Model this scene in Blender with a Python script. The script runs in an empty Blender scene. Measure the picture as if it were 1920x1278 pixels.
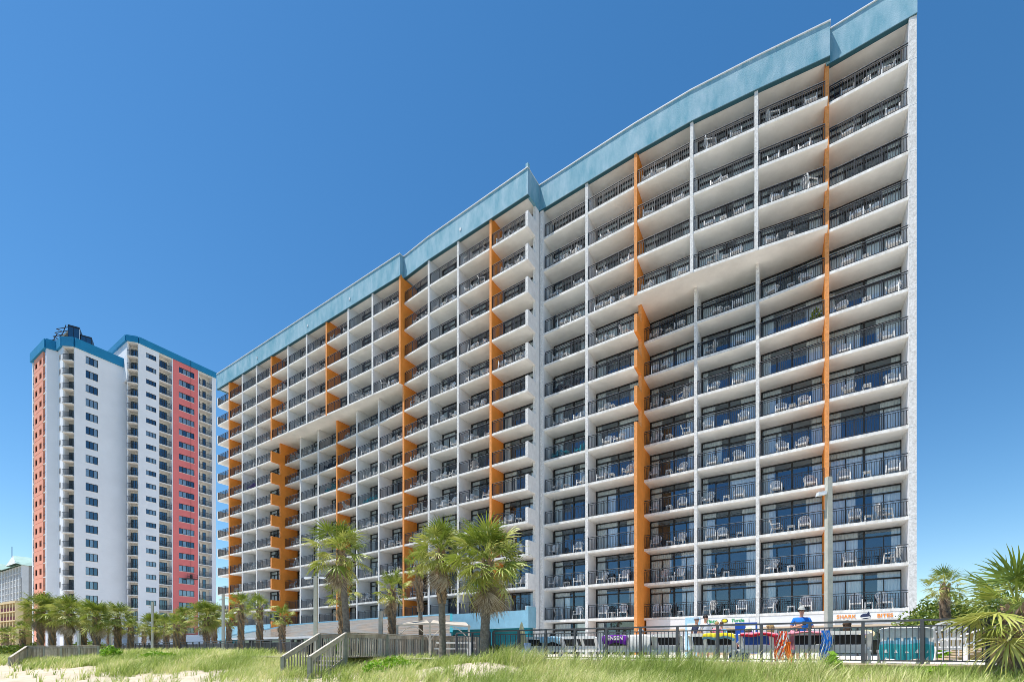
import bpy, bmesh, math, random
import numpy as np
from mathutils import Vector, Matrix
random.seed(7)
rng = np.random.default_rng(11)
SC = bpy.context.scene
COL = SC.collection
R = math.radians
EZ = 0.40            # eye height over the pool deck
H = 2.7              # storey height
def rnd(a, b): return random.uniform(a, b)

# ------------------------------------------------------------------ materials
MATS = {}
def nodes_of(m):
    m.use_nodes = True
    return m.node_tree.nodes, m.node_tree.links
def mat(name, col, rough=0.7, var=0.0, vscale=3.0, bump=0.0, bscale=40.0, metal=0.0, spec=0.3, stain=None, sscale=0.6, stretch=None):
    m = bpy.data.materials.new(name); N, L = nodes_of(m)
    b = N['Principled BSDF']
    b.inputs['Base Color'].default_value = (*col, 1); b.inputs['Roughness'].default_value = rough
    b.inputs['Metallic'].default_value = metal; b.inputs['Specular IOR Level'].default_value = spec
    tc = N.new('ShaderNodeTexCoord'); src = tc.outputs['Object']
    if stretch:
        mp = N.new('ShaderNodeMapping'); mp.inputs['Scale'].default_value = stretch
        L.new(src, mp.inputs['Vector']); src = mp.outputs['Vector']
    if var > 0:
        n = N.new('ShaderNodeTexNoise'); n.inputs['Scale'].default_value = vscale; n.inputs['Detail'].default_value = 6; n.inputs['Roughness'].default_value = .65
        L.new(src, n.inputs['Vector'])
        r = N.new('ShaderNodeValToRGB')
        c0 = stain if stain else tuple(c * (1 - var) for c in col)
        c1 = tuple(min(1, c * (1 + var * .5)) for c in col)
        r.color_ramp.elements[0].position = .3; r.color_ramp.elements[0].color = (*c0, 1)
        r.color_ramp.elements[1].position = .68; r.color_ramp.elements[1].color = (*c1, 1)
        L.new(n.outputs['Fac'], r.inputs['Fac']); L.new(r.outputs['Color'], b.inputs['Base Color'])
    if bump > 0:
        n2 = N.new('ShaderNodeTexNoise'); n2.inputs['Scale'].default_value = bscale; n2.inputs['Detail'].default_value = 4
        L.new(tc.outputs['Object'], n2.inputs['Vector'])
        bp = N.new('ShaderNodeBump'); bp.inputs['Strength'].default_value = bump; bp.inputs['Distance'].default_value = .02
        L.new(n2.outputs['Fac'], bp.inputs['Height']); L.new(bp.outputs['Normal'], b.inputs['Normal'])
    MATS[name] = m
    return m
def glass(name, tint, refl, fac):
    m = bpy.data.materials.new(name); N, L = nodes_of(m)
    for n in list(N): N.remove(n)
    o = N.new('ShaderNodeOutputMaterial'); mx = N.new('ShaderNodeMixShader')
    t = N.new('ShaderNodeBsdfTransparent'); t.inputs['Color'].default_value = (*tint, 1)
    g = N.new('ShaderNodeBsdfGlossy'); g.inputs['Color'].default_value = (*refl, 1); g.inputs['Roughness'].default_value = .015
    lw = N.new('ShaderNodeLayerWeight'); lw.inputs['Blend'].default_value = .12
    mr = N.new('ShaderNodeMapRange'); mr.inputs['To Min'].default_value = fac; mr.inputs['To Max'].default_value = 1.0
    L.new(lw.outputs['Fresnel'], mr.inputs['Value']); L.new(mr.outputs['Result'], mx.inputs['Fac'])
    L.new(t.outputs[0], mx.inputs[1]); L.new(g.outputs[0], mx.inputs[2]); L.new(mx.outputs[0], o.inputs['Surface'])
    MATS[name] = m; return m
def leafmat(name, c0, c1, c2, rough=.45, trans=.25, attr='tint'):
    m = bpy.data.materials.new(name); N, L = nodes_of(m); b = N['Principled BSDF']
    a = N.new('ShaderNodeAttribute'); a.attribute_name = attr
    r = N.new('ShaderNodeValToRGB'); e = r.color_ramp.elements
    e[0].position = 0; e[0].color = (*c0, 1); e[1].position = 1; e[1].color = (*c2, 1)
    k = e.new(.5); k.color = (*c1, 1)
    L.new(a.outputs['Fac'], r.inputs['Fac']); L.new(r.outputs['Color'], b.inputs['Base Color'])
    b.inputs['Roughness'].default_value = rough; b.inputs['Specular IOR Level'].default_value = .4
    o = N['Material Output']; tr = N.new('ShaderNodeBsdfTranslucent'); L.new(r.outputs['Color'], tr.inputs['Color'])
    mx = N.new('ShaderNodeMixShader'); mx.inputs['Fac'].default_value = trans
    L.new(b.outputs[0], mx.inputs[1]); L.new(tr.outputs[0], mx.inputs[2]); L.new(mx.outputs[0], o.inputs['Surface'])
    MATS[name] = m; return m

mat('white_stucco', (.84, .84, .83), .85, .12, 2.2, .5, 55)
mat('pitted_stucco', (.72, .71, .69), .9, .28, 7, 1.0, 22, stain=(.50, .49, .47))
mat('grey_wall', (.76, .78, .80), .85, .08, 1.5, .25, 60)
mat('soffit', (.89, .89, .86), .85, .14, .5, .15, 50)
mat('slab_edge', (.77, .765, .74), .8, .25, 3, .3, 40, stain=(.56, .54, .50), stretch=(1, 1, .2))
mat('orange_paint', (.88, .30, .05), .8, .12, 1.3, .35, 55)
mat('orange_pitted', (.80, .33, .11), .85, .2, 7, .9, 22, stain=(.56, .24, .08))
mat('teal_fascia', (.285, .43, .51), .8, .22, 1.1, .8, 14, stain=(.10, .30, .40), stretch=(1, 1, .35))
mat('tower_teal', (.015, .22, .42), .7, .12, .6, .2, 20)
mat('coping', (.62, .66, .70), .5, .1, 4, 0)
mat('dark_trim', (.03, .10, .13), .6)
mat('rail_metal', (.022, .024, .029), .45, .1, 8, 0, spec=.4)
mat('bronze', (.022, .022, .024), .4, spec=.4)
mat('rail_alu', (.62, .60, .58), .4, .1, 5)
mat('curtain', (.92, .93, .92), .95, .06, 5)
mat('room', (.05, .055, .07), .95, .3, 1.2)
glass('glass', (.88, .94, .97), (.52, .74, .97), .16)
glass('tower_glass', (.60, .70, .76), (.42, .60, .74), .26)
mat('plastic_white', (.80, .80, .79), .4, .06, 6, spec=.5)
mat('plastic_teal', (.02, .28, .36), .4, spec=.5)
mat('plastic_dark', (.03, .035, .05), .5)
mat('plastic_purple', (.16, .05, .32), .5)
mat('tower_white', (.78, .80, .83), .85, .06, .25, .2, 12)
mat('tower_cream', (.74, .70, .63), .85, .08, .5)
mat('tower_pink', (.76, .20, .19), .8, .06, .5, .2, 12)
mat('tower_salmon', (.82, .36, .25), .8, .08, .5, .2, 12)
mat('far_white', (.72, .74, .76), .85, .1, .5)
mat('far_grey', (.36, .36, .36), .9, .08, .5)
mat('far_green', (.36, .52, .46), .7, .12, .5)
mat('yellow_wall', (.70, .56, .33), .85, .1, .5)
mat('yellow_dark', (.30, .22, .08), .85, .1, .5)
mat('maroon', (.13, .03, .04), .7)
mat('blue_wall', (.24, .47, .60), .8, .12, 1.5, .9, 18)
mat('teal_wall', (.02, .22, .28), .8, .15, 2)
mat('roof_pale', (.235, .20, .168), .95, .3, 1.6, .2, 10, spec=.1, stain=(.14, .12, .10), stretch=(.35, 1, 1))
mat('awning', (.50, .45, .385), .8, .12, 2)
mat('wood', (.42, .375, .31), .85, .35, 3, .5, 30, stain=(.19, .165, .13), stretch=(1, 1, .25))
mat('wood_pale', (.52, .48, .41), .8, .25, 4, .4, 30, stain=(.36, .33, .28))
mat('wood_green', (.29, .30, .25), .85, .25, 4, .4, 30)
mat('concrete_pole', (.50, .50, .44), .85, .15, 5, .3, 30)
mat('fence_metal', (.075, .08, .09), .5, .15, 6, spec=.4)
mat('siding', (.72, .72, .72), .7, .05, 3)
mat('sign_white', (.80, .80, .78), .6)
mat('tan_trim', (.58, .46, .33), .7, .1, 3)
mat('paving', (.74, .68, .61), .85, .2, 1.5, .3, 30)
mat('letter_green', (.02, .33, .10), .5)
mat('letter_orange', (.85, .30, .05), .5)
mat('letter_white', (.8, .78, .8), .6)
mat('sling_black', (.02, .02, .025), .7)
mat('skin', (.55, .30, .20), .55, .06, 8)
mat('hair_brown', (.08, .045, .025), .7, .3, 30); mat('hair_blonde', (.42, .28, .12), .7, .3, 30); mat('hair_black', (.015, .012, .012), .6)
mat('hair_grey', (.45, .44, .42), .7, .2, 30)
mat('cap_fabric', (.40, .41, .38), .85, .2, 20)
for nm, c in dict(cloth_blue=(.02, .18, .62), cloth_navy=(.03, .04, .09), cloth_white=(.78, .78, .78), cloth_pink=(.80, .30, .38), cloth_red=(.70, .03, .06), cloth_purple=(.16, .02, .36),
                  cloth_yellow=(.80, .68, .03), cloth_orange=(.85, .22, .03), cloth_teal=(.05, .42, .48), cloth_grey=(.35, .38, .42), cloth_cream=(.75, .65, .38), cloth_sky=(.22, .48, .66), cloth_olive=(.12, .12, .07), cloth_lightblue=(.42, .66, .80)).items():
    mat(nm, c, .9, .12, 12, .3, 60)
mat('cooler_blue', (.01, .07, .35), .4); mat('bin_blue', (.30, .38, .62), .5, .1, 5)
mat('trunk_bark', (.235, .205, .17), .95, .35, 9, 1.0, 22, stain=(.11, .095, .08))
mat('boot_bark', (.36, .26, .17), .9, .4, 9, .8, 22, stain=(.17, .11, .07))
leafmat('palm_leaf', (.06, .11, .015), (.24, .31, .04), (.64, .60, .20))
leafmat('palm_leaf_near', (.09, .17, .03), (.24, .32, .05), (.58, .54, .15))
leafmat('dead_leaf', (.20, .14, .09), (.44, .36, .26), (.68, .61, .50), .9, .15)
leafmat('grass_blade', (.20, .29, .05), (.45, .54, .14), (.85, .78, .46), .6, .35)
leafmat('shrub_leaf', (.05, .11, .02), (.15, .23, .03), (.38, .40, .07), .5, .3)
leafmat('bright_leaf', (.12, .26, .02), (.22, .42, .02), (.36, .52, .04), .5, .3)

# ------------------------------------------------------------------ mesh builder
class MB:
    def __init__(s): s.v = []; s.f = []; s.m = []; s.ms = []
    def mi(s, m):
        if m not in s.ms: s.ms.append(m)
        return s.ms.index(m)
    def poly(s, pts, m):
        k = len(s.v); s.v += [tuple(p) for p in pts]; s.f.append(tuple(range(k, k + len(pts)))); s.m.append(s.mi(m))
    def hexa(s, c, m, fm=None):   # c: 8 corners 0-3 bottom ring, 4-7 top ring ; fm optional per-face materials
        k = len(s.v); s.v += [tuple(p) for p in c]
        for i, q in enumerate(((3, 2, 1, 0), (4, 5, 6, 7), (0, 1, 5, 4), (1, 2, 6, 5), (2, 3, 7, 6), (3, 0, 4, 7))):
            s.f.append(tuple(k + j for j in q)); s.m.append(s.mi(fm[i] if fm and fm[i] else m))
    def box(s, x0, x1, y0, y1, z0, z1, m):
        s.hexa([(x0, y0, z0), (x1, y0, z0), (x1, y1, z0), (x0, y1, z0), (x0, y0, z1), (x1, y0, z1), (x1, y1, z1), (x0, y1, z1)], m)
    def beam(s, a, b, w, h, m, up=(0, 0, 1)):
        a = Vector(a); b = Vector(b); d = (b - a).normalized(); up = Vector(up)
        if abs(d.dot(up)) > .98: up = Vector((0, 1, 0))
        sx = d.cross(up).normalized() * w / 2; sz = sx.cross(d).normalized() * h / 2
        s.hexa([a - sx - sz, b - sx - sz, b + sx - sz, a + sx - sz, a - sx + sz, b - sx + sz, b + sx + sz, a + sx + sz], m)
    def tube(s, pts, rad, m, n=8, cap=True):
        pts = [Vector(p) for p in pts]; k = len(s.v); i_m = s.mi(m)
        rads = rad if isinstance(rad, (list, tuple)) else [rad] * len(pts)
        for i, p in enumerate(pts):
            d = (pts[min(i + 1, len(pts) - 1)] - pts[max(i - 1, 0)]).normalized()
            up = Vector((0, 0, 1)) if abs(d.z) < .9 else Vector((1, 0, 0))
            x = d.cross(up).normalized(); y = x.cross(d)
            for j in range(n):
                a = 2 * math.pi * j / n; s.v.append(tuple(p + (x * math.cos(a) + y * math.sin(a)) * rads[i]))
        for i in range(len(pts) - 1):
            for j in range(n):
                s.f.append((k + i * n + j, k + i * n + (j + 1) % n, k + (i + 1) * n + (j + 1) % n, k + (i + 1) * n + j)); s.m.append(i_m)
        if cap:
            s.f.append(tuple(k + j for j in range(n))[::-1]); s.m.append(i_m)
            s.f.append(tuple(k + (len(pts) - 1) * n + j for j in range(n))); s.m.append(i_m)
    def ell(s, c, r, m, n=12, k2=8, z0=-1.0):
        k = len(s.v); i_m = s.mi(m); c = Vector(c)
        a0 = math.asin(max(-1, z0))
        for i in range(k2 + 1):
            t = a0 + (math.pi / 2 - a0) * i / k2
            for j in range(n):
                a = 2 * math.pi * j / n
                s.v.append((c.x + r[0] * math.cos(t) * math.cos(a), c.y + r[1] * math.cos(t) * math.sin(a), c.z + r[2] * math.sin(t)))
        for i in range(k2):
            for j in range(n):
                s.f.append((k + i * n + j, k + i * n + (j + 1) % n, k + (i + 1) * n + (j + 1) % n, k + (i + 1) * n + j)); s.m.append(i_m)
    def mesh(s, name, smooth=False):
        me = bpy.data.meshes.new(name); me.from_pydata(s.v, [], s.f)
        for m in s.ms: me.materials.append(MATS[m])
        me.polygons.foreach_set('material_index', s.m)
        if smooth: me.polygons.foreach_set('use_smooth', [True] * len(s.f))
        me.update(); return me
    def build(s, name, parent=None, smooth=False):
        if not s.f: return None
        return link(name, s.mesh(name, smooth), parent)
def link(name, data, parent=None):
    o = bpy.data.objects.new(name, data); COL.objects.link(o)
    if parent is not None:
        o.parent = parent; o.matrix_parent_inverse = Matrix.Translation(-parent.location) if False else parent.matrix_basis.inverted()
    return o
def kid(name, me, parent, M=None):      # child given in the parent's own space
    o = bpy.data.objects.new(name, me); COL.objects.link(o); o.parent = parent
    if M is not None: o.matrix_basis = M
    return o
def text_mesh(cu):
    o = bpy.data.objects.new('tmp_text', cu); COL.objects.link(o); dg = bpy.context.evaluated_depsgraph_get()
    me = bpy.data.meshes.new_from_object(o.evaluated_get(dg)); bpy.data.objects.remove(o); me.name = 'lettering'; return me
def tag(o, label=None, cat=None, group=None, kind=None):
    if label: o['label'] = label
    if cat: o['category'] = cat
    if group: o['group'] = group
    if kind: o['kind'] = kind
    return o
def empty(name, loc=(0, 0, 0), rz=0):
    o = bpy.data.objects.new(name, None); COL.objects.link(o); o.location = loc; o.rotation_euler = (0, 0, rz); o.empty_display_size = .2
    bpy.context.view_layer.update() if False else None
    return o
def thing(name, label, cat, loc=(0, 0, 0), rz=0, group=None):
    return tag(empty(name, loc, rz), label, cat, group)
def structure(o): o['kind'] = 'structure'; return o
def px(x, y, Y):                      # where a point of the photo lies at depth Y
    return Vector(((x - 960) / 900 * Y, Y, EZ + (1217 - y) / 900 * Y))
def pxs(x, s):                        # plan position from pixel column and storey spacing
    Y = 900 * H / s
    return Vector(((x - 960) / 900 * Y, Y))

class Face:
    """plan strip from p to q; b grows away from the sea along n"""
    def __init__(s, p, q, n=None):
        s.p = Vector(p).to_2d(); s.q = Vector(q).to_2d(); d = s.q - s.p; s.L = d.length; s.u = d / s.L
        if n is None:
            n = Vector((-s.u.y, s.u.x))
            if n.dot((s.p + s.q) / 2) < 0: n = -n
        s.n = Vector(n)
    def P(s, x, b, z):
        w = s.p + s.u * x + s.n * b; return Vector((w.x, w.y, z))
    def box(s, mb, x0, x1, b0, b1, z0, z1, m, fm=None):
        P = s.P
        mb.hexa([P(x0, b0, z0), P(x1, b0, z0), P(x1, b1, z0), P(x0, b1, z0), P(x0, b0, z1), P(x1, b0, z1), P(x1, b1, z1), P(x0, b1, z1)], m, fm)

# ------------------------------------------------------------------ THE HOTEL
def nv(deg): return Vector((math.sin(R(deg)), math.cos(R(deg))))
nA, nC, nD = nv(33.3), nv(30.5), nv(28.5)
A = [pxs(x, 35.3 + .0449 * (x - 408)) for x in (408, 429.8, 454.5, 481, 508.7, 540.1, 574.9, 612, 653, 698.4, 749.8)]
B = [A[10] + nA * .5] + [pxs(x, 50.7 + .0478 * (x - 760)) for x in (804, 858.7, 920, 988)]
C = [pxs(x, s) for x, s in ((1019, 59.7), (1100, 63.3), (1192, 67.35), (1296.8, 71.6), (1418, 75.85), (1552, 80.3))]
D = [C[5] + nD * .5, pxs(1711, 85.9)]
A2 = [A[4 + i] + nA * b for i, b in enumerate((1.74, 1.66, 1.56, 1.4, 1.15, .85, .5))]
C2 = [C[2 + i] + nC * b for i, b in enumerate((1.9, 1.6, 1.25, .5))]
WD = 1.8      # balcony depth
TS = .18      # slab thickness
ZB = lambda k: 2.7 + H * k
WK = 9        # the deep slab
hotel = thing('beachfront_hotel', 'long white balcony hotel with orange fins and a pale teal roof band', 'hotel', (0, 0, 0))
def hot(mb, name, **k): return mb.build(name, hotel, **k)

# runs of bays: (nodes, normal, k-from, k-to exclusive, first bay number counted from right end)
# bay index from the right end: D=1, C4=2 .. C0=6, B3=7 .. B0=10, A9=11 .. A0=20
runs = [(A[:5], nA, 0, 13, 20, 'A'), (A[4:], nA, 9, 13, 16, 'A'), (A2, nA, 0, 9, 16, 'A2'), (B, nA, 0, 13, 10, 'B'),
        (C[:3], nC, 0, 13, 6, 'C'), (C[2:], nC, 9, 13, 4, 'C'), (C2, nC, 0, 9, 4, 'C2'), (D, nD, 0, 13, 1, 'D')]
def floor_z(run, k):
    if k == 0 and run in ('A', 'A2', 'B'): return 3.62
    return ZB(k) + TS
def slab_poly(mb, pts, n, b0, b1, z0, z1, side='slab_edge'):
    pts = [Vector(p) for p in pts]
    for i in range(len(pts) - 1):
        p, q = pts[i], pts[i + 1]
        P = lambda w, b, z: Vector((w.x + n.x * b, w.y + n.y * b, z))
        mb.poly([P(p, b0, z0), P(p, b1, z0), P(q, b1, z0), P(q, b0, z0)], 'soffit')
        mb.poly([P(p, b0, z1), P(q, b0, z1), P(q, b1, z1), P(p, b1, z1)], side)
        mb.poly([P(p, b0, z0), P(q, b0, z0), P(q, b0, z1), P(p, b0, z1)], side)
        mb.poly([P(q, b1, z0), P(p, b1, z0), P(p, b1, z1), P(q, b1, z1)], side)
        if i == 0: mb.poly([P(p, b1, z0), P(p, b0, z0), P(p, b0, z1), P(p, b1, z1)], side)
        if i == len(pts) - 2: mb.poly([P(q, b0, z0), P(q, b1, z0), P(q, b1, z1), P(q, b0, z1)], side)
for nodes, n, k0, k1, bn, rn in runs:
    for k in range(k0, k1):
        z = ZB(k)
        back = WD + 1.25
        pts = list(nodes)
        if k == WK and len(nodes) > 3 and rn in ('A', 'C') and k0 == 9: back = WD + 2.6
        mb = MB(); slab_poly(mb, pts, n, 0, back, z, z + TS); hot(mb, 'balcony_slab')
        if k == 0 and rn in ('A', 'A2', 'B'):
            mb = MB(); slab_poly(mb, pts, n, .06, back, 3.46, 3.62); hot(mb, 'balcony_slab')
# top soffit slabs
for nodes, n in ((A, nA), (B, nA), (C, nC), (D, nD)):
    mb = MB(); slab_poly(mb, nodes, n, 0, WD + 1.25, ZB(13), ZB(13) + TS); hot(mb, 'roof_soffit')

# partitions
def fin(node, n, b0, b1, z0, z1, orange, t=.22, name='partition_wall', u=None):
    u = u or Vector((n.y, -n.x)); f = Face(node - u * t / 2, node + u * t / 2, n)
    mb = MB()
    fr, sd = ('orange_pitted', 'orange_paint') if orange else ('pitted_stucco', 'grey_wall')
    f.box(mb, 0, f.L, b0, b1, z0, z1, sd, (None, None, fr, None, None, None))
    return hot(mb, name)
ZT = ZB(13)
def fin2(node, n, b1, z0, z1, orange): fin(node, n, -.03, b1, z0, z1, orange)
for i in (1, 2, 3): fin2(A[i], nA, WD + .1, 0.0, ZT, i == 1)
for i in range(5, 10): fin2(A[i], nA, WD + .1, ZB(9) + .001, ZT, i == 7)
fin2(A[4], nA, WD + .1, ZB(9) + .001, ZT, True)
fin(A[10], nA, -.03, WD + .6, ZB(9) + .001, ZT, True, .24)
for j in range(1, 6): fin(A2[j], nA, -.03, WD + .9, 0, ZB(9) - .001, j == 3)
fin(A2[6], nA, -.03, WD + .9, 0, ZB(9) - .002, True, .24)
for i in (1, 2): fin2(B[i], nA, WD + .1, 2.25, ZT, False)
fin2(B[3], nA, WD + .1, 2.25, ZT, True)
fin2(C[1], nC, WD + .1, 0, ZT, False)
fin2(C[2], nC, WD + .1, ZB(9) + .001, ZT, True)
for i in (3, 4): fin2(C[i], nC, WD + .1, ZB(9) + .001, ZT, False)
for j in (1, 2): fin(C2[j], nC, -.03, WD + .9, 0, ZB(9) - .001, False)
fin(D[0], nD, -.03, WD + 1.2, 0, ZT, True, .24)
fin(D[1], nD, -.06, 14, 0, ZT - .001, False, .36, 'end_wall')
# score joints on the end wall
mb = MB(); f = Face(D[1] - Vector((nD.y, -nD.x)) * .19, D[1] + Vector((nD.y, -nD.x)) * .19, nD)
for k in range(1, 13): f.box(mb, 0, f.L, -.068, 0, ZB(k) + .02, ZB(k) + .05, 'grey_wall')
hot(mb, 'wall_joint')
fin(C[0] + Vector((nC.y, -nC.x)) * -.14, nC, -.04, WD + .1, 0, ZT, False, .30, 'pilaster')

# stepped end walls: low parapet in front, full height wall behind, opening between
def end_wall(node, n, b_full, ks, z_full_ranges, orange, bdeep, u_off=0.0, t=.24):
    u = Vector((n.y, -n.x)); node = node + u * u_off
    f = Face(node - u * t / 2, node + u * t / 2, n)
    fr, sd = ('orange_pitted', 'orange_paint') if orange else ('pitted_stucco', 'white_stucco')
    fm = (None, None, fr, None, None, None)
    for k in ks:
        mb = MB(); f.box(mb, 0, f.L, -.03, b_full - .002, ZB(k) - .008, ZB(k) + TS + 1.12, sd, fm); hot(mb, 'end_parapet')
    for a, b in z_full_ranges:
        mb = MB(); f.box(mb, 0, f.L, -.03, b_full, a, b, sd, fm); hot(mb, 'end_fin')
    mb = MB(); f.box(mb, 0, f.L, b_full, bdeep, 0, (ZB(9) - .003 if orange else ZT), sd, fm); hot(mb, 'end_fin')
end_wall(A[4], nA, 1.16, range(0, 9), [], True, WD + 1.75)
end_wall(C[2], nC, 1.16, (5, 6, 7, 8), [(0, ZB(5))], True, WD + 1.95)
end_wall(B[4], nA, 1.16, range(0, 13), [], False, WD + .3, t=.26)
# left end parapet of A0
mb = MB(); f = Face(A[0], A[0] + Vector((nA.y, -nA.x)) * .14, nA)
for k in range(0, 13): f.box(mb, 0, .14, -.03, WD + .2, ZB(k) + TS, ZB(k) + TS + 1.12, 'slab_edge')
hot(mb, 'end_parapet')

# roof bands
def fascia(nodes, n, right_ret, left_ret, ext=0.0, cap=True, extl=0.0):
    nodes = [Vector(p) for p in nodes]; u = (nodes[-1] - nodes[-2]).normalized(); nodes[-1] = nodes[-1] + u * ext
    nodes[0] = nodes[0] - (nodes[1] - nodes[0]).normalized() * extl
    z0, z1 = ZT - .14, ZT + 1.98
    mb = MB(); cb = MB(); tb = MB()
    for i in range(len(nodes) - 1):
        f = Face(nodes[i], nodes[i + 1], n)
        f.box(mb, 0, f.L, -.10, .18, z0, z1, 'teal_fascia'); f.box(cb, -.0, f.L + (.03 if i == len(nodes) - 2 else 0), -.17, .24, z1, z1 + .07, 'coping')
        f.box(tb, 0, f.L, -.108, .186, z0 - .05, z0, 'dark_trim')
    if right_ret:
        u2 = Vector((n.y, -n.x)); f = Face(nodes[-1] - u2 * .2, nodes[-1], n)
        f.box(mb, .0, f.L + .004, .18, right_ret, z0, z1, 'teal_fascia'); f.box(cb, 0, f.L + .03, .24, right_ret, z1, z1 + .07, 'coping')
    if left_ret:
        u2 = Vector((n.y, -n.x)); f = Face(nodes[0], nodes[0] + u2 * .2, n)
        f.box(mb, -.004, f.L, .18, left_ret, z0, z1, 'teal_fascia')
    hot(mb, 'roof_band'); hot(cb, 'coping'); hot(tb, 'drip_edge')
fascia(A, nA, 6, 14, .12, extl=.1); fascia(B, nA, 8, 0, .16); fascia(C, nC, 6, 0, .12, extl=.5); fascia(D, nD, 14, 0, .20)
mb = MB(); f = Face(B[4] - Vector((nA.y, -nA.x)) * .06, B[4] + Vector((nA.y, -nA.x)) * .17, nA)
f.box(mb, 0, f.L, -.115, .2, ZT + 1.98, ZT + 2.42, 'teal_fascia'); hot(mb, 'roof_band')
# scuppers on the band
mb = MB()
for node, n in ((A[3], nA), (A[6], nA), (A[8], nA), (B[2], nA)):
    f = Face(node, node + Vector((n.y, -n.x)), n); f.box(mb, .3, .48, -.16, -.10, ZT + .55, ZT + .80, 'coping')
hot(mb, 'scupper')
# body behind the rooms
mb = MB()
def body(nodes, n, b0, b1, z0, z1):
    for i in range(len(nodes) - 1):
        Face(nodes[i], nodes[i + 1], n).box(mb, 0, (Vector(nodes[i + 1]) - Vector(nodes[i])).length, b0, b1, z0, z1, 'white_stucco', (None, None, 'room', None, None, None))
body(A[:5], nA, WD + 1.2, 14, 0, ZT + 1.2); body(A[4:], nA, WD + 1.2, 14, ZB(9) + TS + .01, ZT + 1.2); body(A2, nA, WD + 1.2, 14, 0, ZB(9) + TS)
body(B, nA, WD + 1.2, 14, 0, ZT + 1.2); body(C[:3], nC, WD + 1.2, 14, 0, ZT + 1.2); body(C[2:], nC, WD + 1.2, 14, ZB(9) + TS + .01, ZT + 1.2)
body(C2, nC, WD + 1.2, 14, 0, ZB(9) + TS); body(D, nD, WD + 1.2, 14, 0, ZT + 1.2)
hot(mb, 'building_core')

# windows and railings -----------------------------------------------------
bays = []
for nodes, n, k0, k1, bn, rn in runs:
    for i in range(len(nodes) - 1):
        for k in range(k0, k1):
            mid = (Vector(nodes[i]) + Vector(nodes[i + 1])) / 2
            bays.append(dict(f=Face(nodes[i], nodes[i + 1], n), k=k, bay=bn - i, run=rn, Y=mid.y, d=math.hypot(mid.length, ZB(k)), z=floor_z(rn, k), zb=ZB(k + 1)))
bays.sort(key=lambda b: b['d'])
def make_window(b, mf, mg, mc, seed):
    r = random.Random(seed); f = b['f']; L = f.L; w0, w1 = .12, L - .12; z0, z1 = b['z'], b['zb']
    bf = WD
    # frame
    bar = lambda x0, x1, za, zc, d=.09, o=0: f.box(mf, x0, x1, bf + o, bf + o + d, za, zc, 'bronze')
    bar(w0, w0 + .10, z0, z1); bar(w1 - .10, w1, z0, z1)
    bar(w0 + .10, w1 - .10, z1 - .09, z1 - .002); bar(w0 + .10, w1 - .10, z0, z0 + .07)
    zt = z0 + 1.98; mid = (w0 + w1) / 2 + .05
    bar(w0 + .10, mid - .06, zt, zt + .10, .085, .003); bar(mid + .06, w1 - .10, zt, zt + .10, .085, .003)
    bar(mid - .06, mid + .06, z0 + .07, z1 - .09, .11, -.01)
    q1 = w0 + (mid - w0) * .52
    bar(q1 - .035, q1 + .035, z0 + .07, zt, .07, .006)
    if r.random() < .75:
        q2 = mid + (w1 - mid) * .52; bar(q2 - .025, q2 + .025, z0 + .07, zt, .06, .008)
    else: q2 = None
    # panes
    def pane(x0, x1, za, zc):
        e = [r.uniform(-.012, .012) for _ in range(3)]
        mg.poly([f.P(x0, bf + .05 + e[0], za), f.P(x1, bf + .05 + e[1], za), f.P(x1, bf + .05 + e[1] + e[2], zc), f.P(x0, bf + .05 + e[0] + e[2], zc)], 'glass')
    for x0, x1 in ((w0 + .09, q1), (q1, mid), (mid, q2 or w1 - .09)) + (((q2, w1 - .09),) if q2 else ()):
        pane(x0, x1, z0 + .06, zt + .02)
    pane(w0 + .09, mid, zt + .08, z1 - .08); pane(mid, w1 - .09, zt + .08, z1 - .08)
    # curtains
    def drape(x0, x1, mc):
        nseg = max(4, int((x1 - x0) / .06)); ph = r.uniform(0, 6)
        for i in range(nseg):
            xa = x0 + (x1 - x0) * i / nseg; xb = x0 + (x1 - x0) * (i + 1) / nseg
            ba = bf + .15 + .035 * math.sin(ph + xa * 38) ; bb = bf + .15 + .035 * math.sin(ph + xb * 38)
            mc.poly([f.P(xa, ba, z0 + .03), f.P(xb, bb, z0 + .03), f.P(xb, bb, z1 - .03), f.P(xa, ba, z1 - .03)], 'curtain')
    t = r.random()
    wl, wr = (r.uniform(.16, .28), r.uniform(.16, .28)) if t < .5 else ((r.uniform(.4, .52), r.uniform(.3, .5)) if t < .75 else ((r.uniform(.3, .45), r.uniform(.12, .2)) if t < .88 else (.12, r.uniform(.4, .55))))
    W = w1 - w0
    drape(w0 + .05, w0 + wl * W, mc[0]); drape(w1 - wr * W, w1 - .05, mc[1])
def make_rail(b, mb, bal=.125):
    f = b['f']; L = f.L; x0, x1 = .13, L - .13; z = b['z']; bb = .07
    if b['bay'] == 16 and b['run'] == 'A2' or b['bay'] == 4 and b['run'] == 'C2': x0 = .03
    m = 'rail_metal'
    f.box(mb, x0, x1, bb - .03, bb + .03, z + 1.03, z + 1.07, m)
    if b['zb'] > 18 or random.random() < .3: f.box(mb, x0, x1, bb - .028, bb + .028, z + 1.071, z + 1.078, 'rail_alu')
    f.box(mb, x0, x1, bb - .015, bb + .015, z + .90, z + .93, m); f.box(mb, x0, x1, bb - .015, bb + .015, z + .07, z + .10, m)
    np_ = 4
    for i in range(np_):
        x = x0 + .02 + (x1 - x0 - .04) * i / (np_ - 1); f.box(mb, x - .025, x + .025, bb - .022, bb + .022, z - .0, z + 1.03, m)
    nb = int((x1 - x0) / bal)
    for i in range(1, nb):
        x = x0 + (x1 - x0) * i / nb; f.box(mb, x - .014, x + .014, bb - .012, bb + .012, z + .10, z + .90, m)
far_w = [MB(), MB(), MB()]; far_r = MB(); nwin = 0
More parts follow.
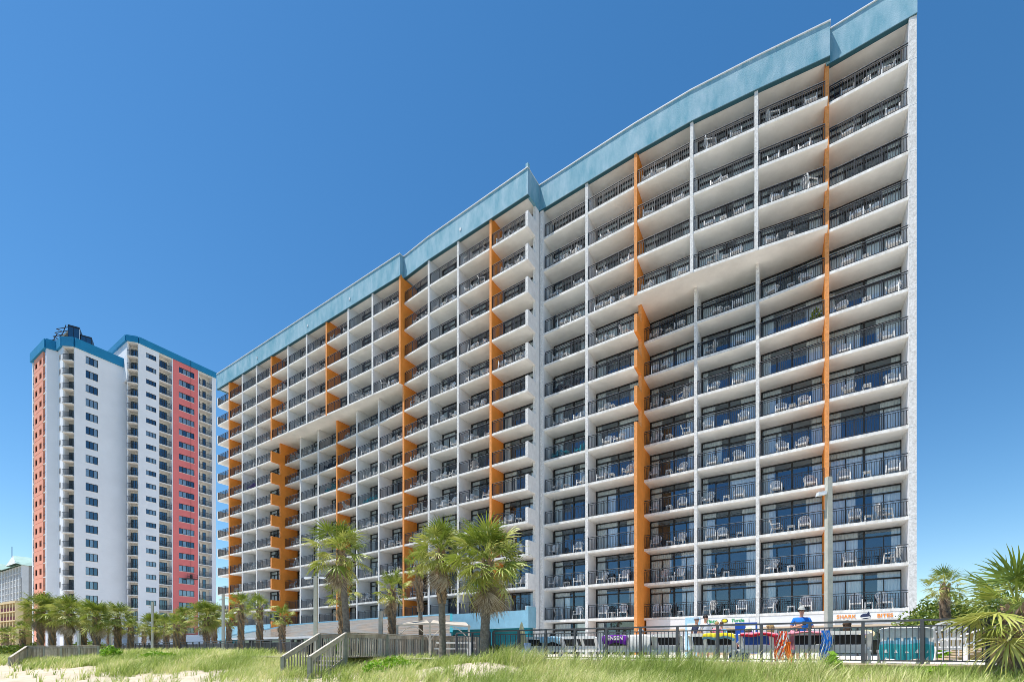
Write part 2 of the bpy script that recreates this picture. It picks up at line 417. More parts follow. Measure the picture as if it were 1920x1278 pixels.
for i, b in enumerate(bays):
    if i < 98:
        mf, mg, mc = MB(), MB(), (MB(), MB()); make_window(b, mf, mg, mc, i * 7 + 3)
        w = hot(mf, 'window')
        mg.build('glass', w); mc[0].build('curtain', w); mc[1].build('curtain', w)
        mb = MB(); make_rail(b, mb); hot(mb, 'balcony_railing')
    else:
        make_window(b, far_w[0], far_w[1], (far_w[2], far_w[2]), i * 7 + 3); make_rail(b, far_r, .135)
w = hot(far_w[0], 'windows'); w['kind'] = 'stuff'
g = far_w[1].build('glass', w); far_w[2].build('curtain', w)
w = hot(far_r, 'balcony_railings'); w['kind'] = 'stuff'

# blue band under the lowest balconies of the left wings, ground floors
mb = MB()
def band(nodes, n, b0, b1, z0, z1, m):
    for i in range(len(nodes) - 1):
        f = Face(nodes[i], nodes[i + 1], n); f.box(mb, 0, f.L, b0, b1, z0, z1, m)
band(A[:5], nA, -.14, -.06, 1.75, 3.64, 'blue_wall'); band(A2, nA, -.14, -.06, 1.75, 3.64, 'blue_wall'); band(B, nA, -.14, -.06, 2.2, 3.64, 'blue_wall')
f = Face(B[4], B[4] + Vector((nA.y, -nA.x)), nA); f.box(mb, 0, .22, -.14, 1.1, 2.2, 3.95, 'blue_wall')
hot(mb, 'blue_band')
mb = MB()
for node, n, off in ((B[3], nA, .9), (B[2], nA, 3.0), (A[2], nA, .6), (A[3], nA, .6), (A[3], nA, 2.4)):
    f = Face(node, node + Vector((n.y, -n.x)), n); f.box(mb, off, off + .07, -.2, -.14, 2.7, 3.05, 'dark_trim')
hot(mb, 'wall_drain')
mb = MB()
band(A[:5], nA, .3, .5, 0, 2.7, 'teal_wall'); band(A2, nA, .3, .5, 0, 2.7, 'teal_wall'); band(B, nA, 1.2, 1.4, 0, 2.7, 'teal_wall')
for x in (B[3], B[4]):
    f = Face(x, x + Vector((nA.y, -nA.x)), nA); f.box(mb, -.5, .14, -.05, .35, 0, 2.19, 'teal_wall')
hot(mb, 'ground_floor_wall')
# ground floor of the right wing
for i in (0, 1):
    f = Face(C[i], C[i + 1], nC); b = dict(f=f, z=.02, zb=2.7)
    mf, mg, mc = MB(), MB(), (MB(), MB()); make_window(b, mf, mg, mc, 900 + i); w = hot(mf, 'window'); mg.build('glass', w); mc[0].build('curtain', w); mc[1].build('curtain', w)
mb = MB(); cb = MB()
for i, f in enumerate([Face(C2[0], C2[1], nC), Face(C2[1], C2[2], nC), Face(C2[2], C2[3], nC), Face(D[0], D[1], nD)]):
    L = f.L; a = .12 if i else .3
    f.box(mb, a, L - .12, .02, .2, 1.95, 2.69, 'siding')             # board for signs
    f.box(mb, a, L - .12, -.04, .24, 1.80, 1.95, 'tan_trim')
    if i == 0:
        for q in range(9): f.box(mb, a, L - .12, .06 + .012 * (q % 2), .2, q * .2, q * .2 + .195, 'siding')
    if i == 1:
        f.box(mb, a, .35, .05, .2, 0, 1.8, 'siding'); f.box(mb, L - .45, L - .12, .05, .2, 0, 1.8, 'tan_trim'); f.box(mb, .35, L - .45, .05, .2, 0, .85, 'tan_trim')
        f.box(mb, .35, L - .45, -.1, .25, .85, .91, 'wood_pale'); f.box(cb, .35, L - .45, 1.8, 1.9, .91, 1.8, 'bronze'); hot(cb, 'bar_interior'); cb = MB()
    if i == 2:
        f.box(mb, a, 1.2, .05, .2, 0, 1.8, 'siding'); f.box(mb, L - .6, L - .12, .05, .2, 0, 1.8, 'siding'); f.box(mb, 1.2, L - .6, .05, .2, 0, .3, 'siding'); f.box(cb, 1.2, L - .6, .7, .8, .3, 1.8, 'bronze'); hot(cb, 'shop_interior'); cb = MB()
        mg = MB(); mg.poly([f.P(1.2, .1, .3), f.P(L - .6, .1, .3), f.P(L - .6, .1, 1.8), f.P(1.2, .1, 1.8)], 'glass'); hot(mg, 'shop_glass')
    if i == 3:
        f.box(mb, L - 1.3, L - .12, .05, .2, 0, 1.8, 'tan_trim'); f.box(cb, .15, L - 1.3, .9, 1.0, 0, 1.8, 'bronze')
        mg = MB(); mg.poly([f.P(.15, .1, .0), f.P(L - 1.3, .1, .0), f.P(L - 1.3, .1, 1.8), f.P(.15, .1, 1.8)], 'glass'); hot(mg, 'shop_glass')
        f.box(mb, 1.55, 1.65, .05, .13, 0, 1.8, 'bronze')
hot(mb, 'ground_floor_wall'); hot(cb, 'shop_interior')

# signs
def sign(f, x0, x1, z0, z1, words, lm, label, italic):
    c = f.P((x0 + x1) / 2, .0, (z0 + z1) / 2); s = thing('shop_sign', label, 'sign', c, math.atan2(f.u.y, f.u.x))
    W, Hh = x1 - x0, z1 - z0
    mb = MB(); mb.box(-W / 2, W / 2, -.06, .0, -Hh / 2, Hh / 2, 'sign_white'); kid('sign_board', mb.mesh('sign_board'), s)
    for t, cx in words:
        cu = bpy.data.curves.new('lettering', 'FONT'); cu.body = t; cu.size = Hh * .84; cu.extrude = .008; cu.align_x = 'CENTER'; cu.align_y = 'CENTER'
        cu.offset = .007; cu.shear = .25 if italic else 0; cu.materials.append(MATS[lm]); cu.space_character = 1.05
        kid('lettering', text_mesh(cu), s, Matrix.Translation((cx * W, -.075, 0)) @ Matrix.Rotation(R(90), 4, 'X'))
    mb = MB()
    if italic:   # small round emblem: a shell shape in yellow-green with dark rim
        mb.ell((0, -.08, 0), (.22, .03, Hh * .42), 'cloth_olive', 12, 8); mb.ell((0, -.10, .0), (.15, .03, Hh * .28), 'cloth_yellow', 12, 8)
    else:
        mb.ell((0, -.08, 0), (.26, .03, Hh * .44), 'cloth_navy', 12, 8); mb.beam((-.22, -.115, -.1), (.22, -.115, -.05), .02, .06, 'cloth_white')
        mb.poly([(.02, -.115, .08), (.22, -.115, .12), (.16, -.115, .30)], 'cloth_navy'); mb.poly([(.02, -.112, .08), (.16, -.112, .30), (.22, -.112, .12)], 'cloth_navy')
    kid('emblem', mb.mesh('emblem'), s)
f1 = Face(C2[1], C2[2], nC); sign(f1, .45, f1.L - .55, 2.26, 2.64, (('Tipsy', -.30), ('Turtle', .27)), 'letter_green', 'long white sign lettered in green script with a small turtle emblem', True)
fD = Face(D[0], D[1], nD); sign(fD, .35, fD.L - .6, 2.27, 2.64, (('SHARK', -.30), ('BITES', .29)), 'letter_orange', 'white sign with orange capital letters beside the corner pillar', False)

# ------------------------------------------------------------------ balcony furniture
def chair_parts(m='plastic_white'):
    out = []
    s = MB(); s.hexa([(-.24, -.24, .40), (.24, -.24, .40), (.21, .22, .36), (-.21, .22, .36), (-.24, -.24, .43), (.24, -.24, .43), (.21, .22, .39), (-.21, .22, .39)], m)
    s.beam((-.26, -.24, .38), (.26, -.24, .38), .05, .07, m); out.append(('seat', s))
    b = MB()
    top = lambda t: 1.0 - .10 * abs(t) ** 2 * 1.2
    for i in range(7):
        t = -1 + 2 * i / 6; x0 = .19 * t; x1 = .27 * t; zt = .98 - .14 * t * t
        b.hexa([(x0 - .022, .20, .40), (x0 + .022, .20, .40), (x0 + .022, .225, .40), (x0 - .022, .225, .40),
                (x1 - .030, .20 + .16, zt), (x1 + .030, .20 + .16, zt), (x1 + .030, .385, zt), (x1 - .030, .385, zt)], m)
    for zc, w, y in ((.60, .235, .285), (.86, .27, .345)): b.beam((-w, y, zc), (w, y, zc), .03, .045, m)
    arc = [(.29 * math.cos(a), .36 + .02, .80 + .21 * math.sin(a)) for a in [math.pi * j / 8 for j in range(9)]]
    for j in range(8): b.beam(arc[j], arc[j + 1], .03, .05, m)
    out.append(('backrest', b))
    for sx in (-1, 1):
        a = MB(); a.beam((sx * .29, -.24, .62), (sx * .28, .30, .64), .065, .03, m); out.append(('armrest', a))
        l = MB(); l.beam((sx * .30, -.28, 0), (sx * .28, -.22, .62), .045, .05, m); out.append(('leg', l))
        l = MB(); l.beam((sx * .27, .34, 0), (sx * .24, .24, .42), .045, .05, m); out.append(('leg', l))
    return out
def table_parts(m='plastic_white'):
    out = []; t = MB(); 
    for i in range(5): t.box(-.20 + i * .082, -.128 + i * .082, -.2, .2, .42, .445, m)
    t.box(-.21, .21, -.21, -.17, .38, .445, m); t.box(-.21, .21, .17, .21, .38, .445, m); out.append(('table_top', t))
    for sx in (-1, 1):
        for sy in (-1, 1):
            l = MB(); l.beam((sx * .2, sy * .2, 0), (sx * .17, sy * .17, .42), .045, .045, m); out.append(('leg', l))
    return out
def merged(parts):
    mb = MB()
    for _, p in parts:
        k = len(mb.v); mb.v += p.v; mb.f += [tuple(i + k for i in f) for f in p.f]; mb.m += [mb.mi(p.ms[j]) for j in p.m]
    return mb
FUR = {}
for m in ('plastic_white', 'plastic_teal', 'plastic_dark', 'plastic_purple'):
    cp, tp = chair_parts(m), table_parts(m)
    for _, p in cp: p.v = [(x * 1.15, y * 1.1, z * 1.1) for x, y, z in p.v]
    FUR[m] = dict(cp=[(n, p.mesh(n)) for n, p in cp], tp=[(n, p.mesh(n)) for n, p in tp], c=merged(cp).mesh('patio_chair'), t=merged(tp).mesh('side_table'))
ORD = ['', 'first', 'second', 'third', 'fourth', 'fifth', 'sixth', 'seventh', 'eighth', 'ninth', 'tenth', 'eleventh', 'twelfth', 'thirteenth', 'fourteenth', 'fifteenth', 'sixteenth', 'seventeenth', 'eighteenth', 'nineteenth', 'twentieth']
nch = ntb = 0
restc = MB()
colname = dict(plastic_white='white', plastic_teal='teal', plastic_dark='black', plastic_purple='purple')
def put(kind, m, loc, rz, label, group, detail):
    nm = 'patio_chair' if kind == 'c' else 'side_table'
    if detail:
        o = thing(nm, label, 'chair' if kind == 'c' else 'side table', loc, rz, group)
        for n_, me in FUR[m]['cp' if kind == 'c' else 'tp']: kid(n_, me, o)
    else:
        o = bpy.data.objects.new(nm, FUR[m][kind]); COL.objects.link(o); o.location = loc; o.rotation_euler = (0, 0, rz); tag(o, label, 'chair' if kind == 'c' else 'side table', group)
    return o
rr = random.Random(5)
SPEC = {(12, 5): 'plastic_teal', (6, 5): 'plastic_teal', (14, 6): 'plastic_teal', (18, 7): 'plastic_purple', (14, 7): 'plastic_dark', (6, 7): 'plastic_dark'}
for i, b in enumerate(bays):
    if b['k'] == 0 and b['run'] in ('A', 'A2', 'B'): continue
    if rr.random() < (.09 if b['k'] < 9 else .25): continue
    f = b['f']; base = math.atan2(f.u.y, f.u.x); z = b['z'] + .002; m = SPEC.get((b['bay'], b['k']), 'plastic_white')
    where = f"{ORD[b['k'] + 2]} floor balcony, {ORD[b['bay']]} bay from the hotel's right end"
    q = rr.random(); L = f.L
    if q < .6: xs = (L * rr.uniform(.18, .3), L * rr.uniform(.68, .82)); tx = L * .5
    elif q < .85: xs = (L * rr.uniform(.3, .4), L * rr.uniform(.62, .72)); tx = L * .52
    else: xs = (L * rr.uniform(.2, .26), L * rr.uniform(.40, .46)); tx = L * .72
    if rr.random() < .1: xs = xs[:1]
    for j, x in enumerate(xs):
        P = f.P(x, rr.uniform(.5, .8) if b['k'] < 7 else rr.uniform(.42, .55), z)
        turn = rr.uniform(-.35, .35) if rr.random() < .85 else rr.choice((-1, 1)) * rr.uniform(1.2, 2.2)
        if nch < 290: put('c', m, P, base + turn, f"{('left', 'right')[j]} {colname[m]} slatted plastic chair, {where}", 'plastic chairs on the hotel balconies', nch < 44); nch += 1
        else:
            Mx = Matrix.Translation(P) @ Matrix.Rotation(base + turn, 4, 'Z'); src = FUR[m]['c']; k = len(restc.v)
            restc.v += [tuple(Mx @ v.co) for v in src.vertices]; restc.f += [tuple(v + k for v in p.vertices) for p in src.polygons]; restc.m += [restc.mi(m)] * len(src.polygons)
    if rr.random() < .85 and ntb < 250:
        P = f.P(tx, rr.uniform(.32, .5), z); put('t', m, P, base + rr.uniform(-.2, .2), f"small {colname[m]} plastic side table, {where}", 'side tables on the hotel balconies', ntb < 20); ntb += 1
o = restc.build('patio_chairs'); tag(o, 'white plastic chairs on the far upper balconies of the hotel', 'chairs', kind='stuff') if o else None

# ------------------------------------------------------------------ NEIGHBOUR TOWER
tower = thing('hotel_tower', 'tall white tower block with teal roof band, pink panel and orange end face', 'tower block', (0, 0, 0))
def tw(mb, name, **k): return mb.build(name, tower, **k)
zn = lambda n: EZ + n * H
Q = dict(a=pxs(60.2, 25.0), b=pxs(87, 26.3), c=pxs(108.7, 26.03), d=pxs(117.6, 26.47), e=pxs(140, 26.4), f=pxs(237.5, 24.5),
         g=pxs(202.6, 23.5), h=pxs(237.8, 24.9), i=pxs(260, 24.75), j=pxs(405, 21.9))
T1, T2 = zn(21.45), zn(23.18)
winq = []
def windowed(f, x0, x1, floors, w0, w1, lo, hi, m, name='wall', panes=3, z_top=None, depth=.3, tops=0.0):
    """strip of wall x0..x1 of face f with a column of windows w0..w1"""
    mb = MB(); f.box(mb, x0, w0, 0, depth, 0, z_top, m); f.box(mb, w1, x1, 0, depth, 0, z_top, m)
    zs = 0.0
    for fl in sorted(floors):
        a, c = fl + lo, fl + hi
        f.box(mb, w0, w1, 0, depth, zs, a, m); zs = c
        winq.append((f, w0, w1, a, c, panes))
    f.box(mb, w0, w1, 0, depth, zs, z_top, m)
    tw(mb, name)
def recess(f, x0, x1, floors, z_top, depth=1.4, mside='tower_cream', rail_b=.05, doors=((.30, .85),), slab_out=0.0):
    mb = MB(); f.box(mb, x0, x1, depth, depth + .2, 0, z_top, mside); f.box(mb, x0, x0 + .15, .0, depth, 0, z_top, 'tower_white', None); f.box(mb, x1 - .15, x1, .0, depth, 0, z_top, 'tower_white')
    tw(mb, 'balcony_wall')
    W = x1 - x0
    mb = MB(); f.box(mb, x0 + .15, x1 - .15, -slab_out * .5, depth, z_top - .25, z_top - .02, 'tower_cream'); tw(mb, 'balcony_slab')
    for fl in floors:
        s = MB(); f.box(s, x0 + .15, x1 - .15, -slab_out, depth, fl - .18, fl, 'tower_cream', (None, None, 'slab_edge', None, None, None)); tw(s, 'balcony_slab')
        d = MB(); 
        for a, c in doors:
            f.box(d, x0 + a * W, x0 + c * W, depth - .06, depth - .003, fl + .02, fl + 2.15, 'bronze')
        o = tw(d, 'balcony_door')
        g = MB()
        for a, c in doors:
            n_ = 3 if c - a > .4 else 1
            for i in range(n_):
                xa = x0 + W * (a + (c - a) * i / n_) + .06; xb = x0 + W * (a + (c - a) * (i + 1) / n_) - .06
                g.poly([f.P(xa, depth - .075, fl + .1), f.P(xb, depth - .075, fl + .1), f.P(xb, depth - .075, fl + 2.07), f.P(xa, depth - .075, fl + 2.07)], 'tower_glass')
        g.build('glass', o)
        r = MB(); bb = rail_b - slab_out
        f.box(r, x0 + .16, x1 - .16, bb - .03, bb + .03, fl + 1.0, fl + 1.06, 'rail_metal'); f.box(r, x0 + .16, x1 - .16, bb - .02, bb + .02, fl + .06, fl + .10, 'rail_metal')
        nb = int(W / .17)
        for i in range(nb + 1):
            x = x0 + .18 + (W - .36) * i / nb; f.box(r, x - .013, x + .013, bb - .013, bb + .013, fl + .1, fl + 1.0, 'rail_metal')
        tw(r, 'balcony_railing')
fl1 = [zn(20.46 - 1.015 * i) for i in range(20)]
fl2 = [zn(22.1 - .998 * j) for j in range(22)]
# sea-facing end of the left block
f = Face(Q['a'], Q['b']); L = f.L
mb = MB(); f.box(mb, 0, .5, 0, .3, 0, T1, 'tower_white'); f.box(mb, L - .5, L, 0, .3, 0, T1, 'tower_white'); tw(mb, 'corner_pier')
f.box((mb := MB()), .5, 1.6, .9, 1.2, 0, T1, 'tower_cream'); f.box(mb, L - 1.9, L - .5, .9, 1.2, 0, T1, 'tower_cream'); tw(mb, 'balcony_wall')
a0, a1 = 1.6, L - 1.9; m1 = (a0 + a1) / 2
mb = MB()
wz = [(fl + .55, fl + 1.75) for fl in fl1]
zs = 0
for a, c in sorted(wz):
    f.box(mb, a0, a1, -.05, .3, zs, a, 'tower_salmon'); zs = c
    for x0, x1 in ((a0, a0 + .5), (a0 + 1.9, m1 + .5), (m1 + 1.9, a1)): f.box(mb, x0, x1, -.05, .3, a, c, 'tower_salmon')
    winq.append((f, a0 + .5, a0 + 1.9, a, c, 1)); winq.append((f, m1 + .5, m1 + 1.9, a, c, 1))
f.box(mb, a0, a1, -.05, .3, zs, T1, 'tower_salmon'); tw(mb, 'salmon_panel')
for fl in fl1:
    s = MB(); f.box(s, .5, 1.6, 0, .9, fl - .15, fl, 'slab_edge'); f.box(s, L - 1.9, L - .5, 0, .9, fl - .15, fl, 'slab_edge')
    f.box(s, .7, 1.4, .86, .9, fl, fl + 2, 'bronze'); f.box(s, L - 1.6, L - .8, .86, .9, fl, fl + 2, 'bronze')
    f.box(s, a0 - .02, a1 + .02, -.075, -.05, fl - .12, fl - .04, 'tower_salmon')
    f.box(s, .5, 1.6, .02, .06, fl + .95, fl + 1.03, 'rail_metal'); f.box(s, L - 1.9, L - .5, .02, .06, fl + .95, fl + 1.03, 'rail_metal'); tw(s, 'end_balcony')
f = Face(Q['b'], Q['c']); mb = MB(); f.box(mb, 0, f.L, 0, .3, 0, T1, 'tower_white'); tw(mb, 'wall')
f = Face(Q['c'], Q['d']); windowed(f, 0, f.L, fl1, f.L * .2, f.L * .55, .6, 1.7, 'tower_white', panes=1, z_top=T1)
f = Face(Q['d'], Q['e']); recess(f, 0, f.L, fl1, T1, 1.3, slab_out=.5, doors=((.10, .62), (.70, .9)))
f = Face(Q['e'], Q['f']); L = f.L; windowed(f, 0, L, fl1, L * .20, L * .43, .45, 1.95, 'tower_white', z_top=T1)
mb = MB()
for fl in fl1: f.box(mb, 0, L, -.012, 0, fl - .05, fl - .01, 'grey_wall')
tw(mb, 'wall_joint')
# right block
f = Face(Q['g'], Q['h']); mb = MB(); f.box(mb, 0, f.L, 0, .3, T1 - 3, T2, 'tower_white'); tw(mb, 'wall')
f = Face(Q['h'], Q['i']); recess(f, 0, f.L, fl2, T2, 1.3, slab_out=.45, doors=((.12, .66), (.74, .92)))
f = Face(Q['i'], Q['j']); L = f.L
X = lambda x, f=f, L=L: (lambda t: t * L)(next(t for t in [i / 2000 for i in range(2001)] if 960 + 900 * f.P(t * L, 0, 0).x / f.P(t * L, 0, 0).y >= x))
x1, x2, x3, x4, x5 = X(297), X(324), X(371.5), X(399), L
windowed(f, 0, x1, fl2, X(274), X(293), .75, 1.75, 'tower_white', z_top=T2)
recess(f, x1, x2, fl2, T2, 1.4, doors=((.28, .8),))
windowed(f, x2, x3, fl2, X(335.5), X(364.5), .6, 1.85, 'tower_pink', 'pink_panel', 4, z_top=T2)
recess(f, x3, x4, fl2, T2, 1.4, doors=((.06, .30), (.5, .72)))
mb = MB(); f.box(mb, x4, x5, 0, .3, 0, T2, 'tower_white'); tw(mb, 'wall')
for n_, (fw, a, b_, za, zc, pn) in enumerate(winq):
    if n_ == 100: mb = MB(); gb = MB(); cb = MB()
    if n_ < 100: mb = MB(); gb = MB(); cb = MB()
    fw.box(mb, a - .06, b_ + .06, -.04, .1, za - .09, za - .004, 'tower_cream'); fw.box(mb, a, b_, .12, .16, za, za + .07, 'bronze'); fw.box(mb, a, b_, .12, .16, zc - .07, zc, 'bronze')
    for i in range(pn + 1):
        x = a + (b_ - a - .07) * i / pn; fw.box(mb, x, x + .07, .115, .165, za + .07, zc - .07, 'bronze')
    for i in range(pn):
        xa = a + (b_ - a) * i / pn; xb = a + (b_ - a) * (i + 1) / pn; e = rnd(-.01, .01)
        gb.poly([fw.P(xa, .17, za), fw.P(xb, .17 + e, za), fw.P(xb, .17 + e, zc), fw.P(xa, .17, zc)], 'tower_glass')
        if random.random() < .5: cb.poly([fw.P(xa, .24, za), fw.P(xb, .24, za), fw.P(xb, .24, zc), fw.P(xa, .24, zc)], 'curtain')
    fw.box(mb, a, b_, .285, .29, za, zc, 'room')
    if n_ < 100 or n_ == len(winq) - 1:
        w = tw(mb, 'window' if n_ < 100 else 'windows')
        gb.build('glass', w); cb.build('curtain', w)
        if n_ >= 100: w['kind'] = 'stuff'
# bands and roofs
def tband(pts, z0, z1):
    mb = MB()
    for p, q in zip(pts[:-1], pts[1:]):
        f = Face(p, q); f.box(mb, -.0, f.L, -.35, .3, z0, z1, 'tower_teal')
    tw(mb, 'roof_band')
tband([Q['a'], Q['b'], Q['c'], Q['d'], Q['e'], Q['f']], T1, T1 + 1.75)
tband([Q['g'], Q['h'], Q['i'], Q['j']], T2, T2 + 1.2)
back = Vector((9, 12.5))
def solid(pts, z0, z1, name, m, inset=1.6):
    mb = MB(); n_ = len(pts)
    mb.poly([(p[0], p[1], z1) for p in pts], m); mb.poly([(p[0], p[1], z0) for p in pts][::-1], m)
    for i in range(n_):
        p, q = pts[i], pts[(i + 1) % n_]; mb.poly([(p[0], p[1], z0), (q[0], q[1], z0), (q[0], q[1], z1), (p[0], p[1], z1)], m)
    tw(mb, name)
cin = lambda k, o: (Q[k].x + o[0], Q[k].y + o[1])
solid([cin('a', (1.0, 1.8)), cin('b', (-.6, 2.3)), cin('c', (-1.6, 1.2)), cin('d', (-1.8, 2.6)), cin('e', (-1.8, 2.4)), cin('f', (-1.6, 1.2)), (Q['f'].x - 14, Q['f'].y + 12)], 0, T1 + .8, 'building_core', 'tower_white')
solid([cin('g', (.9, 1.5)), cin('h', (-1.9, 2.2)), cin('i', (-2.0, 2.2)), cin('j', (-2.0, 1.4)), (Q['j'].x - 14, Q['j'].y + 8)], 0, T2 + .6, 'building_core', 'tower_white')
# rooftop screen and ladder cage
zr = T1 + 1.2
f = Face(pxs(127, 25.5), pxs(171, 25.0)); L = f.L; mb = MB()
f.box(mb, 0, L * .5, .0, 3, zr, zr + 5.4, 'bronze'); f.box(mb, L * .5, L, .5, 3, zr, zr + 4.3, 'bronze')
for a, c, o in ((.03, .24, 0), (.26, .47, 0), (.53, .74, .5), (.77, .97, .5)): f.box(mb, L * a, L * c, o - .05, o - .0, zr + .6, zr + (5.0 if o == 0 else 4.0), 'tower_glass')
f.box(mb, L * .485, L * .515, -.1, .0, zr, zr + 5, 'coping'); tw(mb, 'rooftop_screen')
mb = MB(); c0 = f.p + Vector((-3.4, .5))
for i in range(7):
    z = zr + .3 + i * .75
    for (xa, ya), (xb, yb) in (((-1.4, 0), (1.2, 0)), ((1.2, 0), (1.2, 1.6)), ((-1.4, 1.6), (1.2, 1.6)), ((-1.4, 0), (-1.4, 1.6))): mb.beam((c0.x + xa + i * .35, c0.y + ya, z), (c0.x + xb + i * .35, c0.y + yb, z + .4), .1, .1, 'bronze')
for sx in (-1.4, -.5, .4, 1.2):
    for sy in (0, 1.6): mb.beam((c0.x + sx, c0.y + sy, zr), (c0.x + sx + 2.2, c0.y + sy, zr + (3.8 if sx < 0 else 5.6)), .09, .09, 'bronze')
mb.beam((c0.x + 1.2, c0.y + .4, zr + 2.4), (c0.x + 3.4, c0.y + .4, zr + 4.2), 1.4, .3, 'wood'); tw(mb, 'rooftop_stair')
mb = MB(); f = Face(Q['e'], Q['f']); 
for _ in range(1): f.box(mb, -1.5, f.L, -.36, .0, 0, .9, 'tower_white')
f = Face(Q['i'], Q['j']); f.box(mb, -1, f.L + 8, -3.0, -2.6, 1.2, 3.6, 'tower_white'); f.box(mb, -12, f.L + 8, -2.5, -2.3, 0, 1.2, 'bronze'); tw(mb, 'podium')
mb = MB(); f = Face(Q['i'], Q['j']); xx = X(356)
f.box(mb, xx, xx + .05, -.42, -.37, zn(6.2), T2 + 1.2, 'bronze'); tw(mb, 'hanging_cable')
pf = f.P(xx, -.8, zn(5.75)); st = thing('hanging_platform', "window cleaner's dark platform hanging before the pink panel", 'platform', pf, math.atan2(f.u.y, f.u.x))
mb = MB(); mb.box(-1.1, 1.1, -.35, .35, 0, .12, 'bronze'); mb.box(-1.1, 1.1, -.35, -.3, .5, .56, 'bronze'); mb.box(-1.1, 1.1, -.35, -.3, 1.0, 1.06, 'bronze')
for x in (-1.08, -.3, .3, 1.05): mb.box(x, x + .05, -.35, -.3, .12, 1.0, 'bronze')
mb.box(-.3, .1, -.2, .1, .12, .9, 'bronze'); kid('cradle', mb.mesh('cradle'), st)

# far hotel with green roofs
far = thing('green_roofed_hotel', 'distant grey and white hotel with pale green hipped roofs', 'hotel', (0, 0, 0))
p0, p1, p2 = pxs(-30, 10.2), pxs(41, 11.9), pxs(66, 11.5)
f = Face(p0, p1); L = f.L; zt = EZ + 13.3 * H; mb = MB(); f.box(mb, 0, L, 2.0, 16, 0, zt, 'far_grey'); mb.build('wall', far)
mb = MB()
ncol = 14
for i in range(ncol + 1): x = L * i / ncol; f.box(mb, x - .35, x + .35, .0, 2.0, 0, zt, 'far_white')
mb.build('pier', far)
mb = MB(); gb = MB()
for k in range(14):
    z = zt - 2.7 * k; f.box(mb, 0, L, .2, 2.0, z - .2, z, 'far_white')
    f.box(mb, 0, L, .3, .36, z - 1.85, z - 1.75, 'far_white'); [f.box(mb, L * q_ / 42, L * q_ / 42 + .12, .3, .36, z - 2.7, z - 1.85, 'far_white') for q_ in range(43)]
    for i in range(ncol): x = L * i / ncol; f.box(gb, x + .9, x + 2.6, 1.9, 1.98, z - 2.6, z - .6, 'tower_glass'); f.box(gb, x + .9, x + 2.6, 1.99, 2.0, z - 2.6, z - .6, 'bronze')
mb.build('balcony', far); gb.build('window', far)
f2 = Face(p1, p2); mb = MB(); f2.box(mb, 0, f2.L + 12, 0, .4, 0, zt - 5.2, 'far_grey'); f2.box(mb, 0, f2.L + 12, -.05, .4, zt - 5.2, zt, 'far_white'); mb.build('side_wall', far)
def hip(fx, x0, x1, b0, b1, z0, hgt, name='roof'):
    mb = MB(); c = [fx.P(x0, b0, z0), fx.P(x1, b0, z0), fx.P(x1, b1, z0), fx.P(x0, b1, z0)]; m = (x0 + x1) / 2
    r0, r1 = fx.P(m, b0 + .8, z0 + hgt), fx.P(m, b1 - 1, z0 + hgt)
    mb.poly([c[0], c[1], r0], 'far_white'); mb.poly([c[1], c[2], r1, r0], 'far_green'); mb.poly([c[2], c[3], r1], 'far_green'); mb.poly([c[3], c[0], r0, r1], 'far_green'); mb.build(name, far)
for a, c, hgt, zo in ((.0, .16, 3, 0), (.2, .36, 3.2, 0), (.4, .56, 3.4, .3), (.72, .97, 4.2, .8)): hip(f, L * a, L * c, -1.5, 18, zt + zo, hgt)
mb = MB(); P = f.P
mb.poly([P(-1, -1.2, zt), P(L + .8, -1.2, zt), P(L - 3, 6, zt + 3), P(3, 6, zt + 3)], 'far_green'); mb.poly([P(L + .8, -1.2, zt), P(L + .8, 20, zt), P(L - 3, 14, zt + 3), P(L - 3, 6, zt + 3)], 'far_green'); mb.poly([P(3, 6, zt + 3), P(L - 3, 6, zt + 3), P(L - 3, 14, zt + 3), P(3, 14, zt + 3)], 'far_green'); mb.build('roof', far)
mb = MB(); c = px(22.5, 1044, 205); mb.tube([c, c + Vector((0, 0, 4.5))], .12, 'bronze', 5); mb.build('antenna', far)

# yellow low block
yb = thing('yellow_building', 'low tan building with deep balconies and maroon railings', 'building', (0, 0, 0))
p0, p1, p2 = pxs(-40, 15.2), pxs(29.5, 17.2), pxs(62, 16.6)
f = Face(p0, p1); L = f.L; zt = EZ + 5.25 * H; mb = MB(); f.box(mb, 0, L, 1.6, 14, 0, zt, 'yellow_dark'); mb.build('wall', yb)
mb = MB(); nn = 13
for i in range(nn + 1): x = L * i / nn; f.box(mb, x - .22, x + .22, 0, 1.6, 0, zt, 'yellow_wall')
for k in range(7): z = zt - k * 2.7; f.box(mb, 0, L, -.1, 1.6, z - .35, z + (.3 if k == 0 else 0), 'yellow_wall')
mb.build('pier', yb)
mb = MB()
for k in range(1, 6): z = zt - k * 2.7; f.box(mb, 0, L, .1, .16, z, z + 1.05, 'maroon')
mb.build('balcony_railing', yb)
f2 = Face(p1, p2); mb = MB(); f2.box(mb, 0, f2.L + 6, 0, .3, 0, zt + .3, 'yellow_wall'); mb.build('side_wall', yb)

